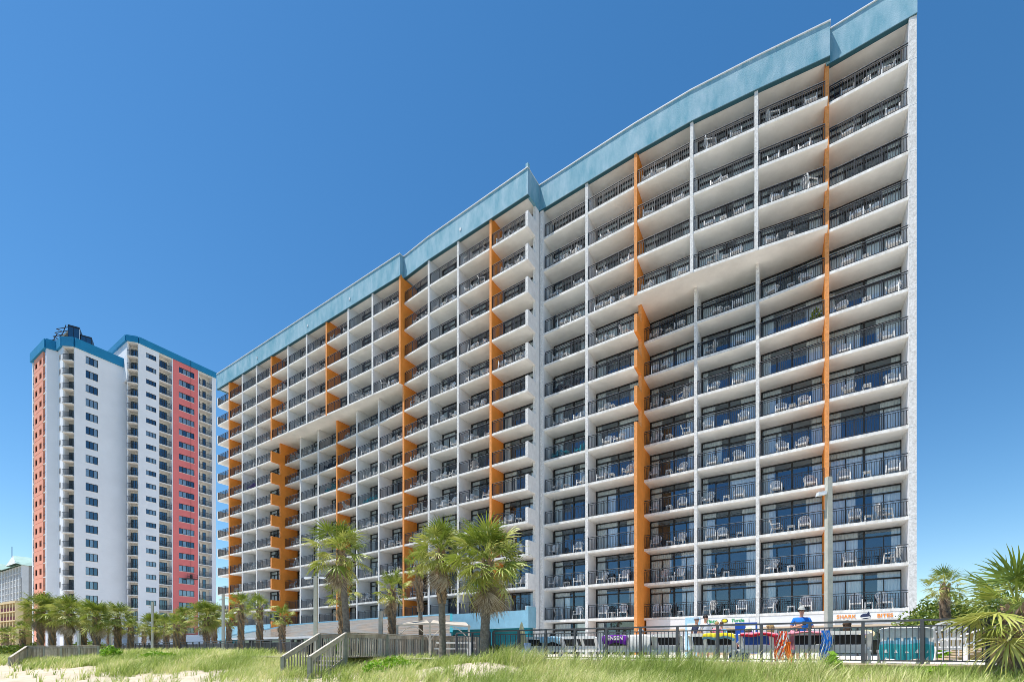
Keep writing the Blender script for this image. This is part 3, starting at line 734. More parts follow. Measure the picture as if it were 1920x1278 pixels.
# ------------------------------------------------------------------ LAND
nF = Vector((.5446, .8387)); uF = Vector((.8387, -.5446))
def W2(u, v, z=0): return Vector((uF.x * u + nF.x * v, uF.y * u + nF.y * v, z))
def hills(u, v): return (np.sin(u * .9 + 1.3 * np.sin(v * .5)) * .5 + np.sin(u * .37 + v * .8 + 2) * .6 + .35 * np.sin(u * 2.3 + v * 1.7) + .2 * np.sin(u * 4.1 - v * 3.2))
def ground_z(u, v):
    u = np.asarray(u, float); v = np.asarray(v, float)
    edge = np.clip((15.0 - v) / 11.0, 0, 1)
    z = -.30 - 1.25 * edge ** .95
    z = np.where(v < 4, -1.55 - np.clip(4 - v, 0, 60) * .03, z)
    am = np.clip((15.2 - v) / 3, 0, 1) * np.clip((v + 4) / 6, 0, 1)
    z = z + am * hills(u, v) * .075
    # sand mound in front of the boardwalk
    z = z + .42 * np.exp(-((u + 10.2) ** 2 / 5.0 + (v - 13.6) ** 2 / 1.6))
    z = z - .16 * np.exp(-((u + 15.5) ** 2 / 5.0 + (v - 11.2) ** 2 / 3))
    lft = np.clip((-u - 12) / 14, 0, 1); z = z + lft * np.clip((v - 14.6) / 3, 0, 1) * (-.05)
    inl = np.clip((v - 15.3) / 1.2, 0, 1); z = z * (1 - inl) + (-.02) * inl
    return z
us = np.unique(np.concatenate([np.linspace(-1500, -120, 14), np.linspace(-120, -40, 60), np.linspace(-40, 14, 260), np.linspace(14, 60, 30), np.linspace(60, 1500, 14)]))
vs = np.unique(np.concatenate([np.linspace(-60, -5, 20), np.linspace(-5, 5, 30), np.linspace(5, 17.5, 110), np.linspace(17.5, 60, 20), np.linspace(60, 1800, 12)]))
U, V = np.meshgrid(us, vs); Z = ground_z(U, V); nu, nvv = len(us), len(vs)
co = np.stack([uF.x * U + nF.x * V, uF.y * U + nF.y * V, Z], -1).reshape(-1, 3)
idx = np.arange(nu * nvv).reshape(nvv, nu); q = np.stack([idx[:-1, :-1], idx[:-1, 1:], idx[1:, 1:], idx[1:, :-1]], -1).reshape(-1, 4)
def npmesh(name, co, faces_flat, sizes, attr=None, smooth=False):
    me = bpy.data.meshes.new(name); me.vertices.add(len(co)); me.vertices.foreach_set('co', np.asarray(co, np.float32).ravel())
    me.loops.add(len(faces_flat)); me.loops.foreach_set('vertex_index', np.asarray(faces_flat, np.int32))
    me.polygons.add(len(sizes)); st_ = np.concatenate([[0], np.cumsum(sizes)[:-1]]).astype(np.int32)
    me.polygons.foreach_set('loop_start', st_)
    if attr is not None:
        a = me.attributes.new('tint', 'FLOAT', 'POINT'); a.data.foreach_set('value', np.asarray(attr, np.float32))
    if smooth: me.polygons.foreach_set('use_smooth', np.ones(len(sizes), bool))
    me.update(calc_edges=True); me.validate(); return me
m = mat('sand', (.56, .485, .375), .95, .16, .9, 1.0, 7, stain=(.44, .37, .27))
N, Lk = nodes_of(m); b = N['Principled BSDF']      # fine grain on top
gme = npmesh('ground', co, q.ravel(), np.full(len(q), 4), smooth=True); gme.materials.append(m); structure(link('sand_ground', gme))
mb = MB(); pts = [W2(-140, 16.6, .0), W2(40, 15.0, .0), W2(60, 90, .0), W2(-160, 130, .0)]
mb.poly([(p.x, p.y, .012) for p in pts], 'paving'); o = mb.build('pool_deck'); structure(o)
mb = MB(); mb.poly([W2(-1500, -2000, -3.2), W2(1500, -2000, -3.2), W2(1500, -38, -3.2), W2(-1500, -38, -3.2)], 'cooler_blue')
MATS['water'] = mat('water', (.03, .10, .14), .15, 0, 1, .6, 1.5, spec=.5); mb.ms = ['water']; structure(mb.build('sea'))
# low kerb along the deck edge below the fence
mb = MB(); mb.hexa([W2(-9, 15.42, -.4), W2(16, 15.42, -.4), W2(16, 15.66, -.4), W2(-9, 15.66, -.4), W2(-9, 15.42, .04), W2(16, 15.42, .04), W2(16, 15.66, .04), W2(-9, 15.66, .04)], 'tan_trim'); structure(mb.build('deck_kerb'))

# ------------------------------------------------------------------ grass
def grass(name, n_tuft, umin, umax, vmin, vmax, blades, hmin, hmax, width, label, dens):
    u = rng.uniform(umin, umax, n_tuft); v = rng.uniform(vmin, vmax, n_tuft)
    keep = rng.uniform(0, 1, n_tuft) < dens(u, v); u, v = u[keep], v[keep]; n = len(u)
    hs = rng.uniform(.75, 1.15, n); tt = np.clip(.45 + .22 * np.sin(u * .8 + v) + rng.normal(0, .16, n), 0, 1)
    bu = np.repeat(u, blades); bv = np.repeat(v, blades); hh = np.repeat(hs, blades) * rng.uniform(hmin, hmax, n * blades); tt = np.clip(np.repeat(tt, blades) + rng.normal(0, .2, n * blades), 0, 1)
    Nb = len(bu); a = rng.uniform(0, 2 * np.pi, Nb); r = np.abs(rng.normal(0, .10, Nb)); bu = bu + r * np.cos(a); bv = bv + r * np.sin(a)
    bx = uF.x * bu + nF.x * bv; by = uF.y * bu + nF.y * bv; bz = ground_z(bu, bv) - .03
    lean = rng.uniform(.15, .85, Nb); dx = np.cos(a) * lean + .25; dy = np.sin(a) * lean
    w = width * rng.uniform(.6, 1.3, Nb); px_, py_ = np.cos(a + 1.57 + rng.uniform(-.8, .8, Nb)), np.sin(a + 1.57 + rng.uniform(-.8, .8, Nb))
    cs = []
    for t, ww in ((0, 1.0), (.38, .9), (.75, .6), (1.0, 0)):
        X_ = bx + dx * hh * t ** 1.8; Y_ = by + dy * hh * t ** 1.8; Z_ = bz + hh * (t - .28 * lean * t ** 3)
        if t < 1:
            cs.append(np.stack([X_ - px_ * w * ww / 2, Y_ - py_ * w * ww / 2, Z_], -1)); cs.append(np.stack([X_ + px_ * w * ww / 2, Y_ + py_ * w * ww / 2, Z_], -1))
        else: cs.append(np.stack([X_, Y_, Z_], -1))
    co = np.stack(cs, 1).reshape(-1, 3); k = np.arange(Nb) * 7
    q1 = np.stack([k, k + 1, k + 3, k + 2], -1); q2 = np.stack([k + 2, k + 3, k + 5, k + 4], -1); t3 = np.stack([k + 4, k + 5, k + 6], -1)
    ff = np.concatenate([q1.ravel(), q2.ravel(), t3.ravel()]); sz = np.concatenate([np.full(2 * Nb, 4), np.full(Nb, 3)])
    me = npmesh(name, co, ff, sz, np.repeat(tt, 7)); me.materials.append(MATS['grass_blade'])
    return tag(link(name, me), label, 'grass', kind='stuff')
sst = lambda x, a, b: np.clip((x - a) / (b - a), 0, 1) ** 2 * (3 - 2 * np.clip((x - a) / (b - a), 0, 1))
def dens_near(u, v):
    lim = 9.6 + 1.0 * sst(-u, 18, 26) + .7 * sst(-u, 10, 14) * (1 - sst(-u, 20, 24)) + .9 * np.sin(u * .45) + .5 * np.sin(u * 1.3 + 1)
    d = sst(v, lim - .9, lim + .9) * .95 + .05
    d = d * (1 - .93 * np.exp(-((u + 10.2) ** 2 / 2.6 + (v - 13.2) ** 2 / .8)))
    d = d * (1 - .8 * np.exp(-((u + 16.0) ** 2 / 8 + (v - 11.0) ** 2 / 2.2)))
    pn = np.sin(u * 1.1 + 2) * np.sin(v * 1.6 + u * .5); d = d * np.where(pn > .62, .25, 1)
    d = d * (1 - .75 * sst(u, -1, 2) * (1 - sst(v, 12.3, 13.8)))
    return d
GR = []
grass('dune_grass', 6200, -9, 9, 7.5, 15.35, 16, .26, .56, .012, 'thick pale green dune grass in front of the metal fence', dens_near)
grass('dune_grass', 900, -10, 0, 13.6, 15.2, 9, .55, .98, .012, 'taller wispy grass leaning against the metal fence', lambda u, v: .35 + .6 * (np.sin(u * 1.1) > -.3))
grass('dune_grass', 5200, -30, -9, 7.0, 16.2, 13, .28, .58, .017, 'dune grass and bare sand around the wooden stairs', dens_near)
grass('dune_grass', 7200, -80, -30, 7.0, 18.5, 11, .35, .75, .032, 'long strip of dune grass before the palms at the left', dens_near)

# ------------------------------------------------------------------ palms
def fan_leaf(V_, F_, T_, M, Rr, tint, dead, r, segs=22, pet=.9):
    """one fan leaf: stalk along +X then a fan; M places it"""
    k = len(V_); wv = .022
    stalk = [(0, 0, 0), (pet * .5, 0, .02), (pet, 0, -.04)]
    for s_ in (-1, 1):
        for p in stalk: V_.append(M @ Vector((p[0], s_ * wv, p[2]))); T_.append(min(1, tint + .25))
    F_ += [(k, k + 1, k + 4, k + 3), (k + 1, k + 2, k + 5, k + 4)]
    spread = R(112) if not dead else R(48)
    for i in range(segs):
        a = -spread + 2 * spread * (i + .5) / segs + r.uniform(-.03, .03)
        ln = Rr * (.62 + .38 * math.cos(a * .62)) * r.uniform(.88, 1.08)
        cx, sy = math.cos(a), math.sin(a); da = spread / segs
        k = len(V_); fold = .03 if i % 2 else -.03
        droop = r.uniform(.05, .42) if not dead else r.uniform(.3, .9)
        tn = min(1, max(0, tint + r.uniform(-.12, .12)))
        for t, wd in ((.06, .3), (.42, 1.0), (.72, .55), (.9, .3)):
            rad = ln * t; w_ = rad * math.tan(da) * (.95 if t < .5 else .0) + (0 if t < .5 else ln * .42 * math.tan(da) * wd * .8)
            x = pet + rad * cx; y = rad * sy; z = -.04 - droop * ln * t ** 2.4 * 1.1 - abs(sy) * rad * .18 + (fold if .1 < t < .8 else 0)
            V_.append(M @ Vector((x + w_ * sy, y - w_ * cx, z))); V_.append(M @ Vector((x - w_ * sy, y + w_ * cx, z + (.02 if t < .8 else 0))))
            T_ += [tn, tn]
        V_.append(M @ Vector((pet + ln * cx, ln * sy, -.04 - droop * ln * 1.2 - abs(sy) * ln * .18))); T_.append(min(1, tn + .3))
        for j in range(3): F_.append((k + 2 * j, k + 2 * j + 1, k + 2 * j + 3, k + 2 * j + 2))
        F_.append((k + 6, k + 7, k + 8))
def crown_meshes(seed, nleaf=38, Rr=1.0, pet=.85, ndead=10, near=False, segs=22, low=-50):
    r = random.Random(seed); V_, F_, T_ = [], [], []; V2, F2, T2_ = [], [], []
    for i in range(nleaf):
        t = (i + .5) / nleaf; el = 84 - (84 - low) * t ** 1.15 + r.uniform(-9, 9); az = i * 137.5 + r.uniform(-16, 16)
        M = Matrix.Rotation(R(az), 4, 'Z') @ Matrix.Rotation(R(-el), 4, 'Y') @ Matrix.Rotation(r.uniform(-.5, .5), 4, 'X')
        M = Matrix.Translation((0, 0, .12 - t * .25)) @ M
        tint = min(1, max(0, .38 + .38 * t + r.uniform(-.22, .22))); sc_ = r.uniform(.62, 1.14) * (.8 + .2 * min(1, t * 4))
        fan_leaf(V_, F_, T_, M, Rr * sc_, tint, False, r, segs, pet * sc_)
    for i in range(ndead):
        az = r.uniform(0, 360); el = r.uniform(-86, -58)
        M = Matrix.Translation((0, 0, -.25 - r.uniform(0, .2))) @ Matrix.Rotation(R(az), 4, 'Z') @ Matrix.Rotation(R(-el), 4, 'Y') @ Matrix.Rotation(r.uniform(-1, 1), 4, 'X')
        fan_leaf(V2, F2, T2_, M, Rr * r.uniform(.75, 1.05), r.uniform(.1, .95), True, r, 16, pet * r.uniform(.35, .95))
    def mk(nm, V, F, T, mt):
        me = bpy.data.meshes.new(nm); me.from_pydata([tuple(v) for v in V], [], F); a = me.attributes.new('tint', 'FLOAT', 'POINT'); a.data.foreach_set('value', T); me.materials.append(MATS[mt]); return me
    return mk('crown', V_, F_, T_, 'palm_leaf_near' if near else 'palm_leaf'), (mk('dead_fronds', V2, F2, T2_, 'dead_leaf') if ndead else None)
CR = [crown_meshes(s, nl, .80, .95, nd, segs=20) for s, nl, nd in ((1, 56, 30), (2, 46, 20), (3, 72, 46), (4, 30, 8), (5, 26, 7))]
def trunk_mesh(h, r0, r1, lean, boots, seed):
    r = random.Random(seed); mb = MB(); n = max(10, int(h / .09)); pts = []; rads = []
    for i in range(n + 1):
        t = i / n; pts.append(Vector((lean[0] * t ** 1.5, lean[1] * t ** 1.5, h * t)))
        rr_ = (r0 * (1 - t) + r1 * t) * (1.25 - .25 * min(1, t * 8)); rads.append(rr_ * r.uniform(.95, 1.05))
    mb.tube(pts, rads, 'trunk_bark', 14)
    i0 = int(n * (1 - boots))
    for i in range(i0, n):
        for j in range(5):
            a = i * 2.4 + j * 1.257 + r.uniform(-.2, .2); p = pts[i]; rd = rads[i]
            d = Vector((math.cos(a), math.sin(a), 0)); s_ = Vector((-d.y, d.x, 0)); hgt = r.uniform(.16, .30); w = r.uniform(.05, .08)
            b0 = p + d * rd * .8; tp = p + d * (rd + r.uniform(.05, .11)) + Vector((0, 0, hgt))
            mb.hexa([b0 - s_ * w, b0 + s_ * w, b0 + s_ * w + d * .05, b0 - s_ * w + d * .05, tp - s_ * w * .4, tp + s_ * w * .4, tp + s_ * w * .4 + d * .02, tp - s_ * w * .4 + d * .02], 'boot_bark')
    return mb.mesh('trunk'), pts[-1]
def palm(pxx, base_z, Y, crown_y, rad_px, label, variant=0, boots=.5, r0=.17, group='sabal palms by the pool deck', base_px=None, rot=None, sq=1.0):
    x = (pxx - 960) / 900 * Y; bx = ((base_px if base_px else pxx) - 960) / 900 * Y
    t = thing('palm_tree', label, 'palm tree', (bx, Y, base_z), 0, group)
    zc = EZ + (1217 - crown_y) / 900 * Y; h = max(.5, zc - base_z)
    me, top = trunk_mesh(h, r0, r0 * .8, (x - bx, 0), boots, int(pxx)); kid('trunk', me, t)
    s = rad_px / 900 * Y / 1.62; c, d = CR[variant]
    M = Matrix.Translation(top) @ Matrix.Rotation(rot if rot is not None else pxx * .7, 4, 'Z') @ Matrix.Diagonal((s, s, s * sq, 1))
    kid('crown', c, t, M)
    if d: kid('dead_fronds', d, t, M)
    return t
palm(915, -.25, 18.6, 1052, 84, 'big palm with the widest shaggy crown before the hotel, right of the pair', 2, .25, .19, base_px=908, sq=1.05)
palm(826, -.25, 19.6, 1035, 62, 'slimmer palm with patterned upper trunk left of the biggest palm', 0, .45, .15, base_px=830, rot=1.2, sq=1.05)
palm(638, .0, 23.5, 1034, 66, 'tall palm with curving trunk standing behind the wooden stairs', 1, .2, .17, base_px=652)
palm(735, .0, 25.5, 1106, 43, 'short palm with spiky boot-covered trunk right of the curved palm', 3, .95, .15)
palm(641, .0, 27, 1114, 42, 'small palm partly hidden behind the curved trunk', 4, .9, .14)
palm(784, .0, 27, 1062, 36, 'half-hidden palm crown just left of the slim palm', 4, .5, .13, base_px=790)
palm(452, .0, 36, 1134, 30, 'middle-sized palm before the left end of the blue wall', 3, .9, .17)
palm(487, .0, 34, 1141, 30, 'second palm before the blue wall with drooping crown', 4, .9, .17)
palm(529, .0, 32, 1156, 26, 'low bright palm nearest the stairs at their left', 3, .95, .15)
palm(429, .0, 40, 1166, 22, 'smallest palm by the left light pole', 4, .95, .15)
LP = [(388, 1156, 44, 34, 2, 'full rounded palm crown at the right end of the left palm row'), (402, 1150, 47, 24, 1, 'dark thin palm just behind the rounded crown'), (331, 1172, 40, 26, 3, 'bright low palm with thick short trunk in the left row'),
      (343, 1160, 48, 26, 0, 'palm behind the bright low one, left row'), (312, 1172, 44, 24, 1, 'palm immediately right of the second light pole'), (290, 1172, 46, 28, 2, 'one of two short palms left of the second light pole'),
      (245, 1176, 44, 22, 3, 'short round palm between the tall left group and the pole'), (221, 1158, 45, 32, 0, 'tall palm at the right end of the dense left group'), (181, 1156, 42, 36, 2, 'large palm in the middle of the dense left group'),
      (156, 1152, 46, 30, 1, 'palm tucked behind the dense left group'), (128, 1150, 44, 38, 0, 'tall palm with thick trunk, second of the dense left group'), (98, 1146, 46, 34, 2, 'palm beside the leftmost tall palm'), (76, 1142, 46, 36, 0, 'leftmost tall palm of the dense group'),
      (42, 1182, 48, 22, 3, 'short dark palm at the far left edge'), (12, 1190, 60, 20, 1, 'distant low palm at the extreme left'), (205, 1180, 56, 22, 4, 'small distant palm seen between the tall left trunks'), (270, 1184, 58, 18, 4, 'tiny distant palm before the tower')]
for x, y, Y, r_, v_, lb in LP: palm(x, .0, Y, y, r_, lb, v_, .8, .24 if r_ > 28 else .19, 'row of palms at the left')
# right side
palm(1772, .0, 21, 1098, 44, 'wind-blown palm rising above the bushes right of the hotel', 3, .95, .12, 'palms at the right edge', sq=.9)
CRN = crown_meshes(21, 27, 1.0, .8, 10, near=True, segs=26, low=-55)
def palm_near(label, loc, h, s, cm, rot, r0=.17):
    t = thing('palm_tree', label, 'palm tree', loc, 0, 'palms at the right edge'); me, top = trunk_mesh(h, r0, r0 * .9, (0, 0), .95, 77); kid('trunk', me, t)
    M = Matrix.Translation(top) @ Matrix.Rotation(rot, 4, 'Z') @ Matrix.Diagonal((s, s, s, 1)); kid('crown', cm[0], t, M)
    if cm[1]: kid('dead_fronds', cm[1], t, M)
palm_near('large low palm with long fan leaves at the right edge', ((1904 - 960) / 900 * 10.6, 10.6, -.2), 1.48, .88, CRN, .4)
# ------------------------------------------------------------------ shrubs
def shrub(name, label, c, r_, n, mt, seed, leaf=.10, group=None, stem=True):
    r = np.random.default_rng(seed); t = thing(name, label, 'bush' if name != 'young_plant' else 'plant', c, 0, group)
    d = r.normal(0, 1, (n, 3)); d /= np.linalg.norm(d, axis=1)[:, None]; rad = r.uniform(.55, 1.0, n) ** .5 * (1 + .22 * np.sin(d[:, 0] * 5 + seed) * np.cos(d[:, 1] * 4 + d[:, 2] * 3))
    p = d * rad[:, None] * np.array(r_); p[:, 2] = np.abs(p[:, 2]) * 1.0 + .05
    a = r.normal(0, 1, (n, 3)); a /= np.linalg.norm(a, axis=1)[:, None]; b_ = np.cross(a, r.normal(0, 1, (n, 3))); b_ /= np.linalg.norm(b_, axis=1)[:, None]
    L_ = leaf * r.uniform(.6, 1.3, n)[:, None]
    co = np.stack([p - a * L_, p + b_ * L_ * .45, p + a * L_, p - b_ * L_ * .45], 1).reshape(-1, 3); k = np.arange(n) * 4
    me = npmesh('foliage', co, np.stack([k, k + 1, k + 2, k + 3], -1).ravel(), np.full(n, 4), np.repeat(np.clip(r.normal(.5, .25, n), 0, 1), 4)); me.materials.append(MATS[mt]); kid('foliage', me, t)
    mb = MB()
    for i in range(7):
        e = Vector((rnd(-.7, .7) * r_[0], rnd(-.7, .7) * r_[1], rnd(.4, .8) * r_[2])); mb.tube([(0, 0, -.1), e * .5 + Vector((0, 0, .05)), e], [.025, .018, .008], 'boot_bark', 5)
    kid('stem', mb.mesh('stem'), t)
def at(x, Y, z=0): return ((x - 960) / 900 * Y, Y, z)
shrub('bush', 'dark green rounded bush at the far left before the boardwalk', at(22, 50), (2.0, 1.5, .8), 1600, 'shrub_leaf', 3, .16)
shrub('bush', 'pale bush behind the boardwalk, under the leftmost palms', at(62, 48), (1.4, 1, .9), 900, 'shrub_leaf', 4, .16)
shrub('bush', 'bright green bush beside the left wooden boardwalk', at(208, 36, -.2), (.75, .6, .75), 700, 'bright_leaf', 5, .10)
shrub('bush', 'low bright bush spreading before the left fence', at(300, 33, -.35), (1.6, .6, .55), 900, 'bright_leaf', 6, .09)
shrub('bush', 'bright leafy bush at the foot of the curved palm', at(642, 23.5, .3), (.45, .4, .75), 500, 'bright_leaf', 7, .08)
shrub('bush', 'green shrub behind the fence left of the umbrella', at(931, 19.5, .0), (.5, .4, .55), 600, 'shrub_leaf', 8, .08)
shrub('bush', 'darker shrub behind the fence, touching the umbrella', at(958, 19.5, .0), (.35, .3, .5), 500, 'shrub_leaf', 9, .08)
shrub('bush', 'bright young plant with broad leaves before the fence, under the pole', at(1560, 12.4, -.32), (.22, .2, .50), 130, 'bright_leaf', 10, .11)
shrub('bush', 'dense sea grape bush right of the hotel corner', at(1745, 24, .0), (1.7, 1.2, 2.6), 6500, 'shrub_leaf', 11, .095)
shrub('bush', 'tall bush between the corner bush and the big palm', at(1805, 22, .0), (1.8, 1.2, 2.5), 6500, 'shrub_leaf', 12, .095)
shrub('bush', 'bush filling the right edge behind the big palm', at(1895, 19, .0), (2.0, 1.2, 2.6), 6500, 'shrub_leaf', 13, .09)
shrub('bush', 'small yellow-green bush beside the white steps', at(1760, 15.5, .0), (.35, .3, .45), 300, 'bright_leaf', 14, .08)
shrub('bush', 'low green clump in the sand before the fence at the right', at(1740, 11.6, -.42), (.8, .35, .36), 700, 'bright_leaf', 15, .06)
shrub('bush', 'low weedy clump before the middle of the metal fence', at(1480, 12.8, -.42), (1.0, .3, .30), 700, 'bright_leaf', 16, .06)
shrub('bush', 'grey-green weeds around the end of the boardwalk', at(735, 18.5, -.5), (1.2, .6, .55), 900, 'bright_leaf', 17, .07)
shrub('bush', 'dark clipped bushes before the tower entrance', at(165, 52), (2.2, 1, 1.3), 900, 'shrub_leaf', 18, .18)
# potted plants on two balconies
for (bay, k, lb) in ((2, 7, 'leafy potted plant on a balcony beside the right orange fin'),):
    for b in bays:
        if b['bay'] == bay and b['k'] == k: P = b['f'].P(b['f'].L * .86, .5, b['z']); shrub('potted_plant', lb, P, (.4, .3, .8), 120, 'shrub_leaf', 30, .14)

# ------------------------------------------------------------------ fences
def metal_fence(name, label, a, c, zb, post=1.15, bal=.115, ht=1.12, pr=.035):
    a = Vector(a); c = Vector(c); L = (c - a).length; u = (c - a) / L; t = thing(name, label, 'fence', (a.x, a.y, zb), math.atan2(u.y, u.x))
    mb = MB(); mb.box(0, L, -.035, .035, ht - .05, ht, 'fence_metal'); kid('top_rail', mb.mesh('top_rail'), t)
    mb = MB(); mb.box(0, L, -.018, .018, ht - .19, ht - .155, 'fence_metal'); kid('middle_rail', mb.mesh('middle_rail'), t)
    mb = MB(); mb.box(0, L, -.018, .018, .06, .10, 'fence_metal'); kid('bottom_rail', mb.mesh('bottom_rail'), t)
    pm = MB(); pm.box(-pr, pr, -.04, .04, -.25, ht - .05, 'fence_metal'); pm = pm.mesh('post'); n = int(L / post)
    for i in range(n + 1): kid('post', pm, t, Matrix.Translation((L * i / n, 0, 0)))
    mb = MB(); nb = int(L / bal)
    for i in range(nb + 1): x = L * i / nb; mb.box(x - .009, x + .009, -.009, .009, .10, ht - .19, 'fence_metal')
    o = kid('balusters', mb.mesh('balusters'), t); return t
pf = lambda x, v: (lambda r: (lambda Y: Vector((r * Y, Y)))(v / (r * nF.x + nF.y)))((x - 960) / 900)
metal_fence('metal_fence', 'dark metal railing fence in front of the sun loungers', pf(925, 15.54), pf(1990, 15.54), .04)
metal_fence('metal_fence', 'dark metal fence running behind the left dune grass', pf(190, 20.3), pf(566, 17.8), -.10, 1.25, .14, 1.15, .05)
metal_fence('metal_fence', 'short metal fence behind the twin palms', pf(856, 16.6), pf(918, 15.9), .04)
# plain dark backdrop sheet with posts and stacked furniture behind the left fence
a, c = pf(196, 21.6), pf(575, 19.0); f = Face(a, c); scr = thing('dark_backdrop', 'plain dark backdrop sheet behind the left metal fence', 'screen', (a.x, a.y, 0), 0)
mb = MB(); f.box(mb, 0, f.L, 0, .03, .0, .86, 'fence_metal'); mb2 = mb.mesh('backdrop_sheet'); o = link('backdrop_sheet', mb2, scr)
mb = MB()
for i in range(0, int(f.L / 2.4)): f.box(mb, i * 2.4, i * 2.4 + .06, -.03, .0, 0, .9, 'bronze')
mb.build('post', scr)

# boardwalk with stairs ------------------------------------------------------
nI = Vector((.55, .835)).normalized(); sI = Vector((nI.y, -nI.x))
bw = thing('wooden_boardwalk', 'weathered wooden boardwalk railing with stairs down to the sand', 'boardwalk', (0, 0, 0))
pA = Vector((-7.28, 21.0)); pB = Vector((-9.33, 23.0)); pB = pA - sI * 1.9
def wrail(p, q, z0, z1, zt0, zt1, cap='wood', posts=2.0, skip=False):
    mb = MB(); L = (q - p).length; n = int(L / .125)
    for i in range(1, n):
        t = i / n; w = p.lerp(q, t); zt = zt0 + (zt1 - zt0) * t; zb = z0 + (z1 - z0) * t
        mb.beam((w.x, w.y, zb), (w.x, w.y, zt - .05), .05 + rnd(-.01, .01), .035, 'wood_pale' if random.random() < .4 else 'wood', up=(sI.x, sI.y, 0))
    mb.build('balusters', bw)
    mb = MB(); mb.beam((p.x, p.y, zt0), (q.x, q.y, zt1), .16, .05, cap); mb.beam((p.x, p.y, zt0 - .12), (q.x, q.y, zt1 - .12), .045, .16, cap); mb.build('handrail', bw)
    n = max(1, int(L / posts))
    for i in range(n + (0 if skip else 1)):
        w = p.lerp(q, i / n); zt = zt0 + (zt1 - zt0) * i / n; zb = z0 + (z1 - z0) * i / n
        mb = MB(); mb.box(w.x - .07, w.x + .07, w.y - .07, w.y + .07, zb - .9, zt - .03, 'wood_green'); mb.build('post', bw)
zd = .10
wrail(pA, pA + nI * 9.5, zd, zd, 1.13, 1.13); wrail(pB, pB + nI * 9.5, zd, zd, 1.13, 1.13)
sA, sB = pA - nI * 1.75, pB - nI * 1.75
wrail(sA, pA, zd - 1.0, zd, .12, 1.13, 'wood_pale', 1.7, True); wrail(sB, pB, zd - 1.0, zd, .12, 1.13, 'wood_pale', 1.7, True)
mb = MB(); f = Face(pB, pA, nI)
for i in range(66): f.box(mb, 0, f.L, i * .145, i * .145 + .13, zd - .04, zd + (.003 * (i % 3)), 'wood')
mb.build('deck_boards', bw)
for i in range(6):
    mb = MB(); f.box(mb, 0, f.L, -.29 * (i + 1), -.29 * i - .01, zd - .18 * (i + 1) - .04, zd - .18 * (i + 1), 'wood'); mb.build('stair_tread', bw)
mb = MB()
for s_ in (pA, pB): mb.beam((s_.x, s_.y, zd - .15), (s_.x - nI.x * 1.75, s_.y - nI.y * 1.75, zd - 1.2), .05, .25, 'wood')
mb.build('stringer', bw)
# left boardwalk
bw2 = thing('wooden_boardwalk', 'dark wooden boardwalk rail under the left palms', 'boardwalk', (0, 0, 0)); bw_keep = bw; bw = bw2
wrail(Vector(at(52, 41)[:2]), Vector(at(185, 38)[:2]), -.35, -.35, .72, .72, 'wood'); wrail(Vector(at(18, 37)[:2]), Vector(at(50, 41)[:2]), -1.2, -.4, -.2, .70, 'wood_pale'); bw = bw_keep

# ------------------------------------------------------------------ poles
def pole(x, ytop, Y, w, label, heads=0, z0=-.3, m='concrete_pole'):
    p = at(x, Y, z0); t = thing('light_pole', label, 'light pole', p); h = EZ + (1217 - ytop) / 900 * Y - z0
    mb = MB(); mb.hexa([(-w, -w, 0), (w, -w, 0), (w, w, 0), (-w, w, 0), (-w * .85, -w * .85, h), (w * .85, -w * .85, h), (w * .85, w * .85, h), (-w * .85, w * .85, h)], m); kid('pole', mb.mesh('pole'), t)
    for s_ in ((-1, 1) if heads == 2 else (-1,) if heads == 1 else ()):
        hh = h - (.1 if heads == 2 else .45)
        mb = MB(); mb.beam((0, 0, hh), (s_ * w * 2.5, 0, hh + .03), .04, .04, 'bronze'); mb.hexa([(s_ * w * 2, -.12, hh - .04), (s_ * (w * 2 + .42), -.14, hh - .08), (s_ * (w * 2 + .42), .14, hh - .08), (s_ * w * 2, .12, hh - .04), (s_ * w * 2, -.10, hh + .06), (s_ * (w * 2 + .40), -.1, hh + .02), (s_ * (w * 2 + .40), .1, hh + .02), (s_ * w * 2, .10, hh + .06)], 'coping'); kid('lamp_head', mb.mesh('lamp_head'), t, Matrix.Diagonal((.55, .6, 1, 1)) if heads == 1 else None)
pole(1553.5, 894, 13.4, .078, 'thick square concrete light pole before the right orange fin', 1)
pole(592, 1079, 27, .10, 'light pole with two flat lamp heads behind the wooden stairs', 2)
pole(418.5, 1112, 38, .09, 'light pole in front of the left corner of the hotel', 1)
pole(286, 1127, 44, .09, 'light pole among the left palms before the tower', 1)
pole(714, 1145, 23.6, .10, 'short square post beside the boot-trunked palm', 0, m='wood_pale')
pole(148, 1186, 44, .11, 'short white post among the left palms', 0, m='sign_white')
pole(208, 1168, 47, .09, 'white post behind the left palm trunks', 0, m='sign_white')

# ------------------------------------------------------------------ pool pavilion roof and tent
pav = thing('pool_pavilion', 'low pool building with long sloping pale plank roof', 'pavilion', (0, 0, 0))
ridge = [px(x, y, Y) for x, y, Y in ((430, 1192, 58), (545, 1172, 54.5), (600, 1167, 52), (700, 1160, 48.5), (770, 1156, 45.5), (846, 1152, 41.0))]
eave = [px(x, y, Y) for x, y, Y in ((430, 1196, 42), (545, 1193, 36), (600, 1191.5, 34), (700, 1190, 31.5), (770, 1189, 30.5), (846, 1187, 31))]
mb = MB(); NS = 16
for i in range(len(ridge) - 1):
    for j in range(NS):
        t0, t1 = j / NS, (j + 1) / NS; lift = .012
        a0, a1 = eave[i].lerp(ridge[i], t0), eave[i].lerp(ridge[i], t1); b0, b1 = eave[i + 1].lerp(ridge[i + 1], t0), eave[i + 1].lerp(ridge[i + 1], t1)
        up = Vector((0, 0, lift)); mb.poly([a0 + up, b0 + up, b1, a1], 'roof_pale')
mb.build('roof', pav)
mb = MB()
